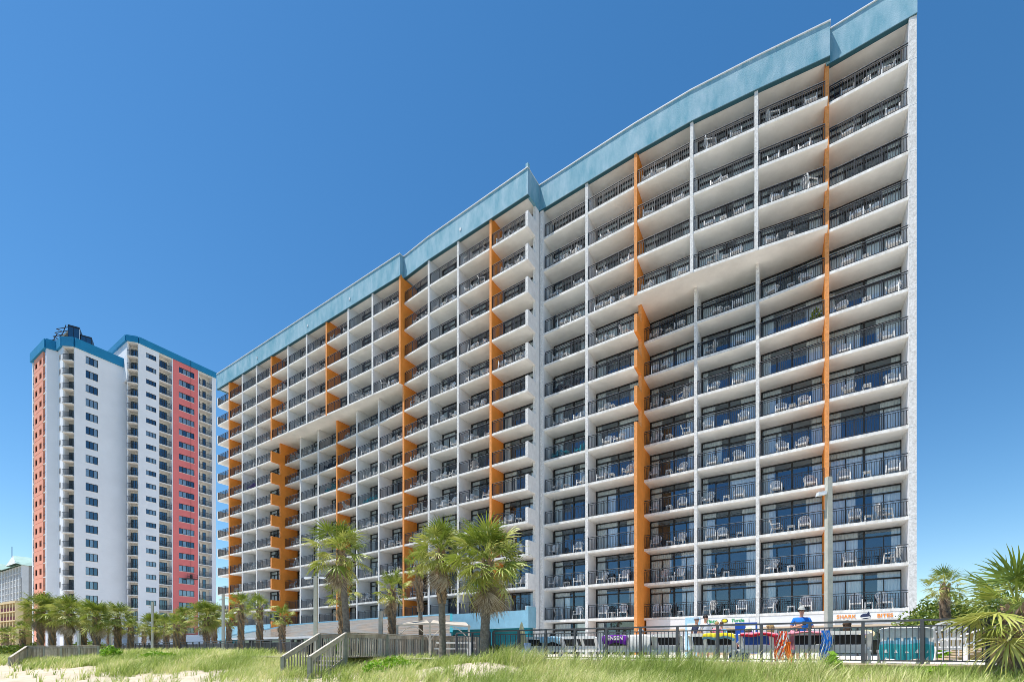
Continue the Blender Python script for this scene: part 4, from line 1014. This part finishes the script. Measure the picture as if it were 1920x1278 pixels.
for i in range(len(eave) - 1): mb.beam(eave[i] - Vector((0, 0, .06)), eave[i + 1] - Vector((0, 0, .06)), .12, .16, 'coping')
mb.build('gutter', pav); mb = MB()
for i in range(len(eave) - 1): mb.beam(ridge[i] + Vector((0, 0, .05)), ridge[i + 1] + Vector((0, 0, .05)), .3, .14, 'blue_wall')
mb.build('roof_edge', pav)
mb = MB()
for i in range(len(eave) - 1):
    a, c = eave[i], eave[i + 1]; mb.poly([(a.x, a.y + .4, 0), (c.x, c.y + .4, 0), (c.x, c.y + .4, c.z), (a.x, a.y + .4, a.z)], 'tower_glass'); mb.poly([(a.x, a.y + 2.4, 0), (c.x, c.y + 2.4, 0), (c.x, c.y + 2.4, c.z), (a.x, a.y + 2.4, a.z)], 'bronze')
    for t in (0, .33, .66): w = a.lerp(c, t); mb.box(w.x - .06, w.x + .06, w.y + .32, w.y + .4, 0, w.z - .05, 'bronze')
a, c = eave[-1], ridge[-1]; mb.poly([(a.x, a.y, 0), (c.x, c.y, 0), (c.x, c.y, c.z), (a.x, a.y, a.z)], 'tower_glass')
mb.beam(a, c, .2, .25, 'teal_wall'); mb.poly([(a.x - .5, a.y, 0), (c.x - .5, c.y, 0), (c.x - .5, c.y, c.z - .1), (a.x - .5, a.y, a.z - .1)], 'bronze'); mb.build('glazed_wall', pav)

tent = thing('tent_canopy', 'cream tent canopy on white arched metal frames beside the twin palms', 'canopy', (0, 0, 0))
TY = 25
def tp(x, y, Y=TY): return px(x, y, Y)
mb = MB()
for x0, x1, xm, ybase, ypk in ((742, 806, 800, 1173, 1161), (806, 882, 812, 1173, 1161)):
    a, c = tp(x0, 1172 if x0 < 800 else 1168, 24), tp(x1, 1168 if x1 < 850 else 1174, 24); d, e = tp(x0 + 20, 1166, 29), tp(x1 - 8, 1166, 29); pk = tp(xm, ypk, 26.5)
    for tri in ((a, c, pk), (c, e, pk), (e, d, pk), (d, a, pk)): mb.poly(tri, 'awning')
    mb.beam(a, c, .05, .08, 'awning')
mb.build('canopy_fabric', tent)
mb = MB()
for x0, x1 in ((742, 806), (806, 880)):
    pts = []
    for i in range(11):
        t = i / 10; xx = x0 + (x1 - x0) * t; yy = 1201 - 27 * math.sin(math.pi * min(1, t)) ** .8; pts.append(tp(xx, yy, 24))
    mb.tube(pts, .022, 'awning', 6)
mb.build('arched_frame', tent)
for x in (745, 806, 879):
    p = tp(x, 1170, 24); mb = MB(); mb.box(p.x - .045, p.x + .045, p.y - .045, p.y + .045, 0, p.z, 'wood_pale'); mb.build('post', tent)
# bits under and beside the tent
tb = thing('picnic_table', 'white picnic table under the tent canopy', 'table', at(855, 23, 0)); mb = MB(); mb.box(-.9, .9, -.4, .4, .70, .75, 'sign_white'); kid('table_top', mb.mesh('table_top'), tb)
for sx in (-.7, .7): mb = MB(); mb.box(sx - .05, sx + .05, -.3, .3, 0, .7, 'sign_white'); kid('leg', mb.mesh('leg'), tb)
for sy in (-.75, .75): mb = MB(); mb.box(-.9, .9, sy - .14, sy + .14, .42, .46, 'sign_white'); mb.box(-.7, -.6, sy - .1, sy + .1, 0, .42, 'sign_white'); mb.box(.6, .7, sy - .1, sy + .1, 0, .42, 'sign_white'); kid('bench', mb.mesh('bench'), tb)

# closed umbrella
um = thing('closed_umbrella', 'folded cream umbrella standing behind the metal fence', 'umbrella', at(978, 18.6, 0))
mb = MB(); mb.tube([(0, 0, 0), (0, 0, 1.45)], .02, 'sign_white', 6); kid('pole', mb.mesh('pole'), um)
mb = MB(); k = 0
rings = [(1.46, .02), (1.35, .06), (1.1, .13), (.8, .19), (.62, .22), (.5, .19), (.42, .24)]
for i in range(len(rings)):
    for j in range(16):
        a = 2 * math.pi * j / 16; rr_ = rings[i][1] * (1.0 if j % 2 else .72); mb.v.append((rr_ * math.cos(a), rr_ * math.sin(a), rings[i][0]))
for i in range(len(rings) - 1):
    for j in range(16): mb.f.append((i * 16 + j, i * 16 + (j + 1) % 16, (i + 1) * 16 + (j + 1) % 16, (i + 1) * 16 + j)); mb.m.append(mb.mi('cloth_cream'))
kid('fabric', mb.mesh('fabric'), um)
mb = MB(); mb.tube([(0, 0, 0), (0, 0, .02), (0, 0, .58)], [.12, .12, .13], 'bin_blue', 16); mb.tube([(0, 0, .58), (0, 0, .63)], [.14, .13], 'bin_blue', 16)
o = kid('waste_bin', mb.mesh('waste_bin'), None); o.location = at(989, 17.6, .01); tag(o, 'pale blue round bin under the folded umbrella', 'bin')

# ------------------------------------------------------------------ sun loungers, towels, people
def lounger_meshes(m, sl):
    P = {}
    b = MB(); back = lambda t: (0, -.0 - .30 * t, .36 + .56 * t)      # backrest rising toward -y (towards the sea)
    hw = .33
    for sx in (-1, 1): b.beam((sx * hw, 0, .36), (sx * hw, -.30, .84), .09, .07, m)
    b.beam((-hw, -.30, .84), (hw, -.30, .84), .07, .10, m); b.beam((-hw, -.07, .46), (hw, -.07, .46), .05, .12, m); b.beam((-hw, -.03, .40), (hw, -.03, .40), .06, .07, m); P['backrest'] = b
    s = MB(); s.hexa([(-hw + .06, -.11, .53), (hw - .06, -.11, .53), (hw - .06, -.095, .53), (-hw + .06, -.095, .53), (-hw + .06, -.26, .78), (hw - .06, -.26, .78), (hw - .06, -.245, .78), (-hw + .06, -.245, .78)], sl); P['sling'] = s
    f = MB(); f.beam((-hw, -.35, .34), (-hw, 1.35, .34), .07, .08, m); f.beam((hw, -.35, .34), (hw, 1.35, .34), .07, .08, m); f.beam((-hw, -.35, .34), (hw, -.35, .34), .07, .09, m); f.beam((-hw, 1.35, .34), (hw, 1.35, .34), .07, .08, m)
    f.box(-hw + .03, hw - .03, -.02, 1.33, .33, .35, sl); P['frame'] = f
    return {k: v.mesh(k) for k, v in P.items()}, [(sx * hw, y) for sx in (-1, 1) for y in (-.33, 1.25)]
LM = {c: lounger_meshes(m, s) for c, m, s in (('white', 'plastic_white', 'sling_black'), ('blue', 'plastic_white', 'cooler_blue'))}
lg = MB(); lg.hexa([(-.04, -.04, 0), (.04, -.04, 0), (.04, .04, 0), (-.04, .04, 0), (-.035, -.035, .34), (.035, -.035, .34), (.035, .035, .34), (-.035, .035, .34)], 'plastic_white'); lg = lg.mesh('leg')
aI = math.atan2(nI.y, nI.x) - math.pi / 2
def lounger(x, v, label, c='white', sc=1.25, dz=0):
    w = pf(x, v); t = thing('sun_lounger', label, 'sun lounger', (w.x, w.y, .02), aI, 'sun loungers behind the fence')
    for k_, me in LM[c][0].items(): kid(k_, me, t, Matrix.Diagonal((sc, 1, 1.0, 1)))
    for p in LM[c][1]: kid('leg', lg, t, Matrix.Translation((p[0] * sc, p[1], 0)))
    return w
def towel(x, v, mats_, label, hang=.42, wdt=.86, letters=None, over=True, name='towel', zt=.90):
    w = pf(x, v); o = thing(name, label, 'towel', (w.x, w.y, .02), aI, None); mb = MB(); nx, nz = 22, 14; r = random.Random(int(x))
    ph = r.uniform(0, 6); prof = []
    for j in range(nz + 1):
        t = j / nz
        if t < .25: prof.append((-.10 - .0 + .28 * (1 - t / .25) * -0 - .27 + .20 * (1 - t / .25), zt - .12 * (1 - t / .25)))
        else: tt = (t - .25) / .75; prof.append((-.37 - .03 * math.sin(tt * 3), zt - hang * tt))
    for j in range(nz + 1):
        for i in range(nx + 1):
            s_ = -1 + 2 * i / nx; fold = .018 * math.sin(i * 1.5 + ph) * (j / nz) + .008 * math.sin(i * 3.1)
            sag = .03 * math.cos(s_ * 5 + ph); mb.v.append((s_ * wdt / 2 * (1 + .04 * math.sin(j * .7 + ph) * (j / nz)), prof[j][0] - fold, prof[j][1] - (.04 * abs(s_) ** 4) - (sag * (j / nz))))
    for j in range(nz):
        for i in range(nx):
            mb.f.append((j * (nx + 1) + i, j * (nx + 1) + i + 1, (j + 1) * (nx + 1) + i + 1, (j + 1) * (nx + 1) + i)); mb.m.append(mb.mi(mats_[min(len(mats_) - 1, int((j + r.uniform(-.3, .3)) / nz * len(mats_)))] if len(mats_) > 1 else mats_[0]))
    kid('cloth', mb.mesh('cloth', True), o)
    if letters:
        cu = bpy.data.curves.new('lettering', 'FONT'); cu.body = letters; cu.size = .19; cu.extrude = .004; cu.align_x = 'CENTER'; cu.align_y = 'CENTER'; cu.offset = .006; cu.materials.append(MATS['letter_white'])
        kid('lettering', text_mesh(cu), o, Matrix.Translation((0, -.41, zt - .13)) @ Matrix.Rotation(R(90), 4, 'X'))
    return o
LV = 16.15
lounger(1010, 16.8, 'dark empty lounger just right of the folded umbrella', 'white')
lounger(1040, 16.8, 'lounger with a pale blue towel over its back'); towel(1040, 16.8, ['cloth_lightblue'], 'pale blue patterned towel over a lounger near the umbrella', .25)
lounger(1078, 17, 'empty white lounger, first of two left of the purple towel'); lounger(1103, 17, 'empty white lounger, second of two left of the purple towel')
lounger(1160, LV, 'lounger under the purple lettered towel'); towel(1160, LV, ['cloth_purple'], 'purple towel with pale letters over a lounger back', .30, .9, 'JENSEN')
lounger(1206, LV, 'lounger under the plain white towel'); towel(1206, LV, ['cloth_white'], 'plain white towel hanging over a lounger back', .52, .72)
lounger(1256, LV, 'empty lounger with black sling right of the white towel')
lounger(1322, LV, 'low empty lounger left of the yellow towel', sc=1.2)
lounger(1351, LV, 'lounger under the yellow towel'); towel(1351, LV, ['cloth_yellow', 'cloth_yellow', 'cloth_sky'], 'bright yellow towel with a blue hem over a lounger', .20, .92)
lounger(1419, LV, 'blue backed folding beach chair under the red towel', 'blue'); towel(1425, LV, ['cloth_pink', 'cloth_red'], 'red and pink towel bunched over the blue beach chair', .12, 1.0)
lounger(1513, LV, 'white lounger with black back under the light pink towel, before the standing man', sc=1.3); towel(1513, LV, ['cloth_pink'], 'light pink towel edge over the lounger before the standing man', .07, 1.05)
o = towel(1487, LV + .1, ['cloth_pink'], 'pale pink towel end hanging at the left of that lounger', .75, .14, zt=.95)
lounger(1592, LV, 'white lounger with black back right of the concrete pole', sc=1.3)
lounger(1695, LV - .15, 'lounger under the large teal and white towel', sc=1.3); towel(1695, LV - .15, ['cloth_white'] * 5 + ['cloth_sky'] + ['cloth_teal'] * 4, 'large white and teal striped towel covering a lounger', .84, 1.06, zt=.97)
o = towel(1668, LV + .2, ['cloth_pink'], 'small pink towel peeking out behind the teal towel', .28, .22, zt=.80)
# towels hung on the fence
def fence_towel(x, mt, label, wdt, z0, z1):
    w = pf(x, 15.44); o = thing('towel', label, 'towel', (w.x, w.y, 0), math.atan2(uF.y, uF.x)); mb = MB(); nx, nz = 12, 14; ph = x
    for j in range(nz + 1):
        t = j / nz
        for i in range(nx + 1):
            s_ = -1 + 2 * i / nx; ww = wdt / 2 * (.45 + .55 * math.sin(.5 + t * 2.2)); mb.v.append((s_ * ww + .05 * math.sin(t * 4 + ph), -.03 - .035 * math.sin(i * 1.9 + t * 2 + ph), z1 + (z0 - z1) * t - .08 * abs(math.sin(i + ph)) * t))
    for j in range(nz):
        for i in range(nx): mb.f.append((j * (nx + 1) + i, j * (nx + 1) + i + 1, (j + 1) * (nx + 1) + i + 1, (j + 1) * (nx + 1) + i)); mb.m.append(mb.mi(mt[int(abs(math.sin(i * .55 + j * .45 + ph)) * 2.99 + .3 * math.sin(i * 3 + j * 5)) % len(mt)]))
    kid('cloth', mb.mesh('cloth', True), o)
fence_towel(1465, ['cloth_orange', 'cloth_red', 'cloth_white'], 'orange and red patterned towel hanging on the fence', .30, .15, .92)
fence_towel(1480, ['cloth_orange'], 'plain orange towel strip beside the patterned towel on the fence', .16, .10, .62)
fence_towel(1546, ['cloth_blue', 'cloth_grey'], 'blue and grey clothing hanging on the fence before the concrete pole', .26, .12, .92)

def cooler(x, v, label):
    w = pf(x, v); t = thing('cooler_box', label, 'cooler', (w.x, w.y, .015), aI); mb = MB(); mb.hexa([(-.26, -.16, 0), (.26, -.16, 0), (.26, .16, 0), (-.26, .16, 0), (-.28, -.18, .34), (.28, -.18, .34), (.28, .18, .34), (-.28, .18, .34)], 'cooler_blue'); kid('body', mb.mesh('body'), t)
    mb = MB(); mb.box(-.29, .29, -.19, .19, .343, .40, 'sign_white'); kid('lid', mb.mesh('lid'), t)
    mb = MB(); mb.tube([(-.29, 0, .28), (-.33, 0, .2), (-.33, 0, .12)], .012, 'sign_white', 5); kid('handle', mb.mesh('handle'), t)
cooler(1386, LV + .2, 'blue cooler box with white lid left of the red towel')

# people
def person(label, loc, rz, pose, shirt, shorts, hair, hat=None, scale=1.0, hair_len=0.0, skin='skin', group=None):
    t = thing('person', label, 'person', loc, rz, group)
    J = {}; E = []
    def j(n, p, r): J[n] = (Vector(p), r)
    if pose == 'sit':
        hz = .44; j('pelvis', (0, 0, hz), .125); j('belly', (0, -.07, hz + .11), .13); j('chest', (0, -.16, hz + .25), .145); j('neck0', (0, -.22, hz + .37), .06)
        ty = -.22; tz = hz + .37
        for s_, n in ((-1, 'l'), (1, 'r')):
            j('hip' + n, (s_ * .09, .03, hz - .01), .10); j('knee' + n, (s_ * .13, .50, hz + .12), .065); j('ank' + n, (s_ * .13, .86, hz - .08), .045); j('toe' + n, (s_ * .14, .93, hz + .06), .035)
            j('sho' + n, (s_ * .19, -.19, hz + .32), .065); j('elb' + n, (s_ * .27, .02, hz + .18), .045); j('wri' + n, (s_ * .22, .24, hz + .14), .032); j('hand' + n, (s_ * .20, .31, hz + .13), .036)
    else:
        bk = 1.22 if pose == 'stand_hold' else 1.0; j('pelvis', (0, 0, .95), .135 * bk); j('belly', (0, -.02, 1.08), .15 * bk); j('chest', (0, 0, 1.28), .165 * bk); j('neck0', (0, .01, 1.46), .06); ty = .01; tz = 1.46
        for s_, n in ((-1, 'l'), (1, 'r')):
            j('hip' + n, (s_ * .10, 0, .90), .10); j('knee' + n, (s_ * .12, -.02, .49), .062); j('ank' + n, (s_ * .12, .02, .09), .042); j('toe' + n, (s_ * .13, -.14, .035), .036)
            j('sho' + n, (s_ * .20, .0, 1.40), .07)
        if pose == 'stand_hold':   # faces -y; arms bent to the front
            for s_, n in ((-1, 'l'), (1, 'r')): pass
            j('shol', (-.22, .0, 1.385), .082); j('shor', (.22, .0, 1.385), .082); j('elbl', (-.33, -.03, 1.10), .055); j('wril', (-.12, -.27, 1.17), .038); j('handl', (-.04, -.30, 1.21), .040)
            j('elbr', (.33, .0, 1.10), .055); j('wrir', (.24, -.18, .98), .034); j('handr', (.22, -.25, .95), .036)
        else:
            for s_, n in ((-1, 'l'), (1, 'r')): j('elb' + n, (s_ * .27, .03, 1.13), .045); j('wri' + n, (s_ * .27, -.08, .90), .032); j('hand' + n, (s_ * .26, -.11, .82), .036)
    j('neck1', (0, ty - .015, tz + .09), .055); j('skull0', (0, ty - .02, tz + .16), .082); j('skull1', (0, ty - .01, tz + .24), .092); j('skull2', (0, ty, tz + .30), .06)
    ff = 1 if pose == 'sit' else -1
    j('nose', (0, ty + ff * .105, tz + .185), .014)
    E += [('pelvis', 'belly'), ('belly', 'chest'), ('chest', 'neck0'), ('neck0', 'neck1'), ('neck1', 'skull0'), ('skull0', 'skull1'), ('skull1', 'skull2'), ('skull0', 'nose')]
    for n in 'lr':
        E += [('pelvis', 'hip' + n), ('hip' + n, 'knee' + n), ('knee' + n, 'ank' + n), ('ank' + n, 'toe' + n), ('chest', 'sho' + n), ('sho' + n, 'elb' + n), ('elb' + n, 'wri' + n), ('wri' + n, 'hand' + n)]
        h, w = J['hand' + n][0], J['wri' + n][0]; d = (h - w).normalized(); sd = d.cross(Vector((0, 0, 1))).normalized()
        for q_, (o_, l_) in enumerate(((-.030, .058), (-.011, .070), (.011, .066), (.030, .050))):
            a = h + d * .04 + sd * o_; J[f'f{n}{q_}'] = (a, .009); J[f'g{n}{q_}'] = (a + d * l_ + Vector((0, 0, -.014)), .0075); E += [('hand' + n, f'f{n}{q_}'), (f'f{n}{q_}', f'g{n}{q_}')]
        J[f't{n}'] = (h + sd * (.05 if n == 'l' else -.05) + d * .035, .010); E.append(('hand' + n, f't{n}'))
    names = list(J); ix = {n: i for i, n in enumerate(names)}
    me = bpy.data.meshes.new('body'); me.from_pydata([tuple(J[n][0]) for n in names], [(ix[a], ix[b_]) for a, b_ in E], [])
    o = bpy.data.objects.new('tmp_body', me); COL.objects.link(o); md = o.modifiers.new('s', 'SKIN'); md.use_smooth_shade = True; o.modifiers.new('d', 'SUBSURF').levels = 1; o.modifiers['d'].render_levels = 1
    sv = me.skin_vertices[0].data
    for n in names:
        rr_ = J[n][1]; sv[ix[n]].radius = (rr_, rr_ * (.8 if n in ('chest', 'belly', 'pelvis') else 1))
    sv[0].use_root = True
    dg = bpy.context.evaluated_depsgraph_get(); m2 = bpy.data.meshes.new_from_object(o.evaluated_get(dg)); bpy.data.objects.remove(o)
    m2.name = 'body'; m2.materials.clear()
    for mm in (skin, shirt, shorts): m2.materials.append(MATS[mm])
    seg = [(a, b_, J[a][0], J[b_][0]) for a, b_ in E]
    for p in m2.polygons:
        c = p.center; best = None; bd = 9
        for a, b_, A_, B_ in seg:
            ab = B_ - A_; tt = max(0, min(1, (c - A_).dot(ab) / ab.length_squared)); dd = (c - A_ - ab * tt).length
            if dd < bd: bd = dd; best = (a, b_, tt)
        a, b_, tt = best; p.use_smooth = True
        if a in ('pelvis', 'belly', 'chest') and b_ in ('belly', 'chest', 'neck0') : p.material_index = 1 if not (a == 'pelvis' and tt < .35) else 2
        elif b_.startswith('sho'): p.material_index = 1
        elif a.startswith('sho'): p.material_index = 1 if tt < .72 else 0
        elif a == 'pelvis' or (a.startswith('hip') and tt < .8): p.material_index = 2
        else: p.material_index = 0
    S = Matrix.Diagonal((scale, scale, scale, 1))
    kid('body', m2, t, S)
    hx = J['skull1'][0]
    mb = MB(); mb.ell((hx.x, hx.y - ff * .012, hx.z - .005), (.098, .112, .108), hair, 14, 8, -.25)
    for q_ in range(7 if hair_len else 0): mb.ell((hx.x + rnd(-.07, .07), hx.y - ff * rnd(.02, .08), hx.z + rnd(-.16, .05)), (rnd(.04, .065),) * 3, hair, 8, 6)
    if hair_len: mb.ell((hx.x, hx.y - ff * .05, hx.z - hair_len * .45), (.10, .075, .07 + hair_len * .5), hair, 12, 8)
    kid('hair', mb.mesh('hair', True), t, S)
    for sx in (-1, 1):
        mb = MB(); mb.ell((sx * .034, hx.y + ff * .088, hx.z - .045), (.012, .008, .009), 'hair_black', 8, 6); kid('eye', mb.mesh('eye'), t, S)
    mb = MB(); mb.ell((0, hx.y + ff * .088, hx.z - .115), (.024, .008, .006), 'cloth_pink', 8, 6); kid('mouth', mb.mesh('mouth'), t, S)
    if hat:
        mb = MB(); mb.ell((hx.x, hx.y - ff * .005, hx.z + .012), (.108, .122, .115), hat, 16, 8, -.02)
        y0 = hx.y + ff * .08; mb.hexa([(-.085, y0, hx.z + .01), (.085, y0, hx.z + .01), (.06, y0 + ff * .10, hx.z - .012), (-.06, y0 + ff * .10, hx.z - .012), (-.085, y0, hx.z + .02), (.085, y0, hx.z + .02), (.06, y0 + ff * .10, hx.z - .002), (-.06, y0 + ff * .10, hx.z - .002)], hat)
        kid('cap', mb.mesh('cap', True), t, S)
    return t
def pt(x, v, z=0): w = pf(x, v); return (w.x, w.y, z)
man = person('man in bright blue shirt and pale cap standing behind the fence', ((1503 - 960) / 900 * 15.6, 15.6, .02), R(-15), 'stand_hold', 'cloth_blue', 'cloth_navy', 'hair_brown', 'cap_fabric', .98)
mb = MB(); mb.box(-.07, .02, -.35, -.31, 1.16, 1.28, 'plastic_dark'); o = kid('mobile_phone', mb.mesh('mobile_phone'), None, man.matrix_basis @ Matrix.Identity(4)); o.location = man.location; o.rotation_euler = man.rotation_euler; tag(o, "dark phone held in the blue shirted man's hand", 'phone')
mb = MB(); mb.ell((.2, -.33, .92), (.10, .06, .11), 'cloth_olive', 10, 8); mb.ell((.24, -.36, 1.0), (.07, .05, .06), 'cloth_white', 10, 8); mb.tube([(.14, -.30, 1.0), (.22, -.26, 1.08), (.30, -.30, 1.0)], .012, 'cloth_olive', 5)
o = kid('beach_bag', mb.mesh('beach_bag'), None); o.location = man.location; o.rotation_euler = man.rotation_euler; tag(o, 'small dark and white patterned bag carried by the standing man', 'bag')
SR = aI
person('seated bather with white hair above the plain white towel', pt(1206, LV + .35, -.02), SR, 'sit', 'cloth_grey', 'cloth_navy', 'hair_grey', group=None)
person('woman with blonde hair and red top seated behind the red towel', pt(1447, LV + .45, .02), SR, 'sit', 'cloth_red', 'cloth_navy', 'hair_blonde', hair_len=.2)
person('woman with curly brown hair seated right of the concrete pole', pt(1588, LV + .35, .04), SR, 'sit', 'cloth_grey', 'cloth_navy', 'hair_brown', hair_len=.34, scale=1.02)
person('bather in a tan cap seated left of the red towel', pt(1399, LV + .9, -.05), SR + .4, 'sit', 'cloth_grey', 'cloth_navy', 'hair_brown', 'cloth_cream')
person('small dark haired bather lying behind the pale blue towel', pt(1040, 17.2, -.12), SR, 'sit', 'cloth_navy', 'cloth_navy', 'hair_black')
person('person leaning in a purple lounger seat beside the fence', pt(1176, LV + .5, -.16), SR, 'sit', 'cloth_olive', 'cloth_olive', 'hair_black')
G2 = None
for x, v, rz, sh, hr, sc, lb, ht in ((1306, 22, 1.9, 'cloth_navy', 'hair_black', 1.0, 'person in a dark shirt and cap in profile before the bar window', 'cloth_grey'), (1323, 18.5, .2, 'cloth_white', 'hair_black', .92, 'dark haired person in a white shirt facing the bar', None),
                                 (1344, 24, 3.0, 'cloth_pink', 'hair_blonde', .95, 'girl in a pink top at the bar window', None), (1353, 24.5, 2.6, 'cloth_sky', 'hair_brown', .95, 'child in a blue top beside the pink one at the bar', None),
                                 (1333, 24.2, 3.0, 'cloth_red', 'hair_brown', .82, 'small child in red at the bar window', None)):
    person(lb, pt(x, v, .015), rz, 'stand', sh, 'cloth_navy', hr, ht, sc)
# kiosk and furniture by the shops
w = pf(1299, 25.0); t = thing('drinks_board', 'tall pale blue drinks board beside the bar window', 'board', (w.x, w.y, .01), math.atan2(-.5, .866)); mb = MB(); mb.box(-.35, .35, -.06, .06, 0, 2.0, 'cloth_lightblue'); mb.box(-.25, .25, -.07, -.06, 1.2, 1.7, 'sign_white'); kid('panel', mb.mesh('panel'), t)
w = pf(1399, 26.6); t = thing('poster_panel', 'blue panel with a white round-marked poster right of the bar', 'poster', (w.x, w.y, .01), math.atan2(-.5, .866)); mb = MB(); mb.box(-.5, .5, -.04, .04, .2, 1.75, 'cooler_blue'); kid('panel', mb.mesh('panel'), t)
mb = MB(); mb.box(-.02, .42, -.055, -.045, .9, 1.6, 'sign_white'); mb.ell((.2, -.07, 1.2), (.13, .02, .13), 'cloth_purple', 14, 8); kid('poster', mb.mesh('poster'), t)
fD = Face(D[0], D[1], nD); P = fD.P(2.05, .02, 1.38); t = thing('round_shop_sign', 'small oval yellow sign hanging in the dark shop doorway', 'sign', P, math.atan2(fD.u.y, fD.u.x)); mb = MB(); mb.ell((0, 0, 0), (.42, .04, .26), 'cloth_cream', 18, 10); mb.ell((0, -.02, 0), (.33, .04, .19), 'tan_trim', 18, 10); mb.ell((-.1, -.05, .02), (.12, .02, .1), 'cloth_purple', 12, 8); kid('plate', mb.mesh('plate'), t)
# white steps with handrails right of the hotel
w = pf(1768, 19.5); st = thing('pool_steps', 'white railed steps rising to the right beyond the fence', 'steps', (w.x, w.y, 0), .2)
for i in range(6): mb = MB(); mb.box(i * .3, i * .3 + .3, 0, 1.2, .08 * i, .08 * (i + 1) - .03, 'tan_trim'); kid('stair_tread', mb.mesh('stair_tread'), st)
for y in (0, 1.2):
    for zz in (.30, .62): mb = MB(); mb.tube([(-.2, y, zz), (0, y, zz + .02), (1.8, y, zz + .50), (2.1, y, zz + .50)], .024, 'sign_white', 6); kid('handrail', mb.mesh('handrail'), st)
    mb = MB()
    for i in range(4): mb.tube([(i * .6, y, .05 + i * .15), (i * .6, y, .62 + i * .16)], .02, 'sign_white', 6)
    kid('rail_post', mb.mesh('rail_post'), st)
w = pf(1780, 17.0); o = put('c', 'plastic_white', (w.x, w.y, .015), 2.4, 'white plastic chair on the deck beside the white steps', None, True)
w = pf(1835, 25); t = thing('garden_shed', 'dark low shed front behind the white steps', 'shed', (w.x, w.y, 0), -.4); mb = MB(); mb.box(-2.4, 1.8, 0, 1.5, 0, 1.05, 'yellow_dark'); kid('wall', mb.mesh('wall'), t); mb = MB(); mb.box(-2.6, 2.0, -.3, 1.7, 1.05, 1.17, 'bronze'); kid('roof', mb.mesh('roof'), t)

# ------------------------------------------------------------------ sky, sun, camera
SUN_EL, rel = R(68), None
sdir = Vector((-.985 * math.cos(SUN_EL), -.17 * math.cos(SUN_EL), math.sin(SUN_EL))).normalized()
wld = bpy.data.worlds.new('World'); SC.world = wld; wld.use_nodes = True; N = wld.node_tree.nodes; Lk = wld.node_tree.links
sky = N.new('ShaderNodeTexSky'); sky.sky_type = 'NISHITA'; sky.sun_disc = False; sky.sun_elevation = SUN_EL; sky.sun_rotation = math.atan2(sdir.x, sdir.y)
sky.air_density = 1.0; sky.dust_density = .1; sky.ozone_density = 1.6; sky.altitude = 0
bg = N['Background']; hs = N.new('ShaderNodeHueSaturation'); hs.inputs['Saturation'].default_value = 1.30; hs.inputs['Hue'].default_value = .496; hs.inputs['Value'].default_value = .65; Lk.new(sky.outputs['Color'], hs.inputs['Color']); Lk.new(hs.outputs['Color'], bg.inputs['Color']); bg.inputs['Strength'].default_value = .15
sl = bpy.data.lights.new('sun', 'SUN'); sl.energy = 3.8; sl.angle = R(.5); sl.color = (1, .955, .89); so = bpy.data.objects.new('sun', sl); COL.objects.link(so); so.rotation_euler = (-sdir).to_track_quat('-Z', 'Y').to_euler()
cam = bpy.data.cameras.new('camera'); cam.sensor_width = 36; cam.lens = 36 * 900 / 1920; cam.shift_y = (1217 - 639) / 1920; cam.clip_end = 6000; cam.clip_start = .1
c = bpy.data.objects.new('camera', cam); COL.objects.link(c); c.location = (0, 0, EZ); c.rotation_euler = (R(90), 0, 0); SC.camera = c
SC.view_settings.view_transform = 'Standard'; SC.view_settings.look = 'None'; SC.view_settings.gamma = 1; SC.view_settings.exposure = .76
SC.render.engine = 'CYCLES'; SC.cycles.max_bounces = 9; SC.cycles.diffuse_bounces = 6; SC.cycles.glossy_bounces = 3; SC.cycles.transparent_max_bounces = 12; SC.cycles.caustics_reflective = False
SC.cycles.use_denoising = True; SC.cycles.pixel_filter_type = 'BLACKMAN_HARRIS'; SC.cycles.filter_width = .85
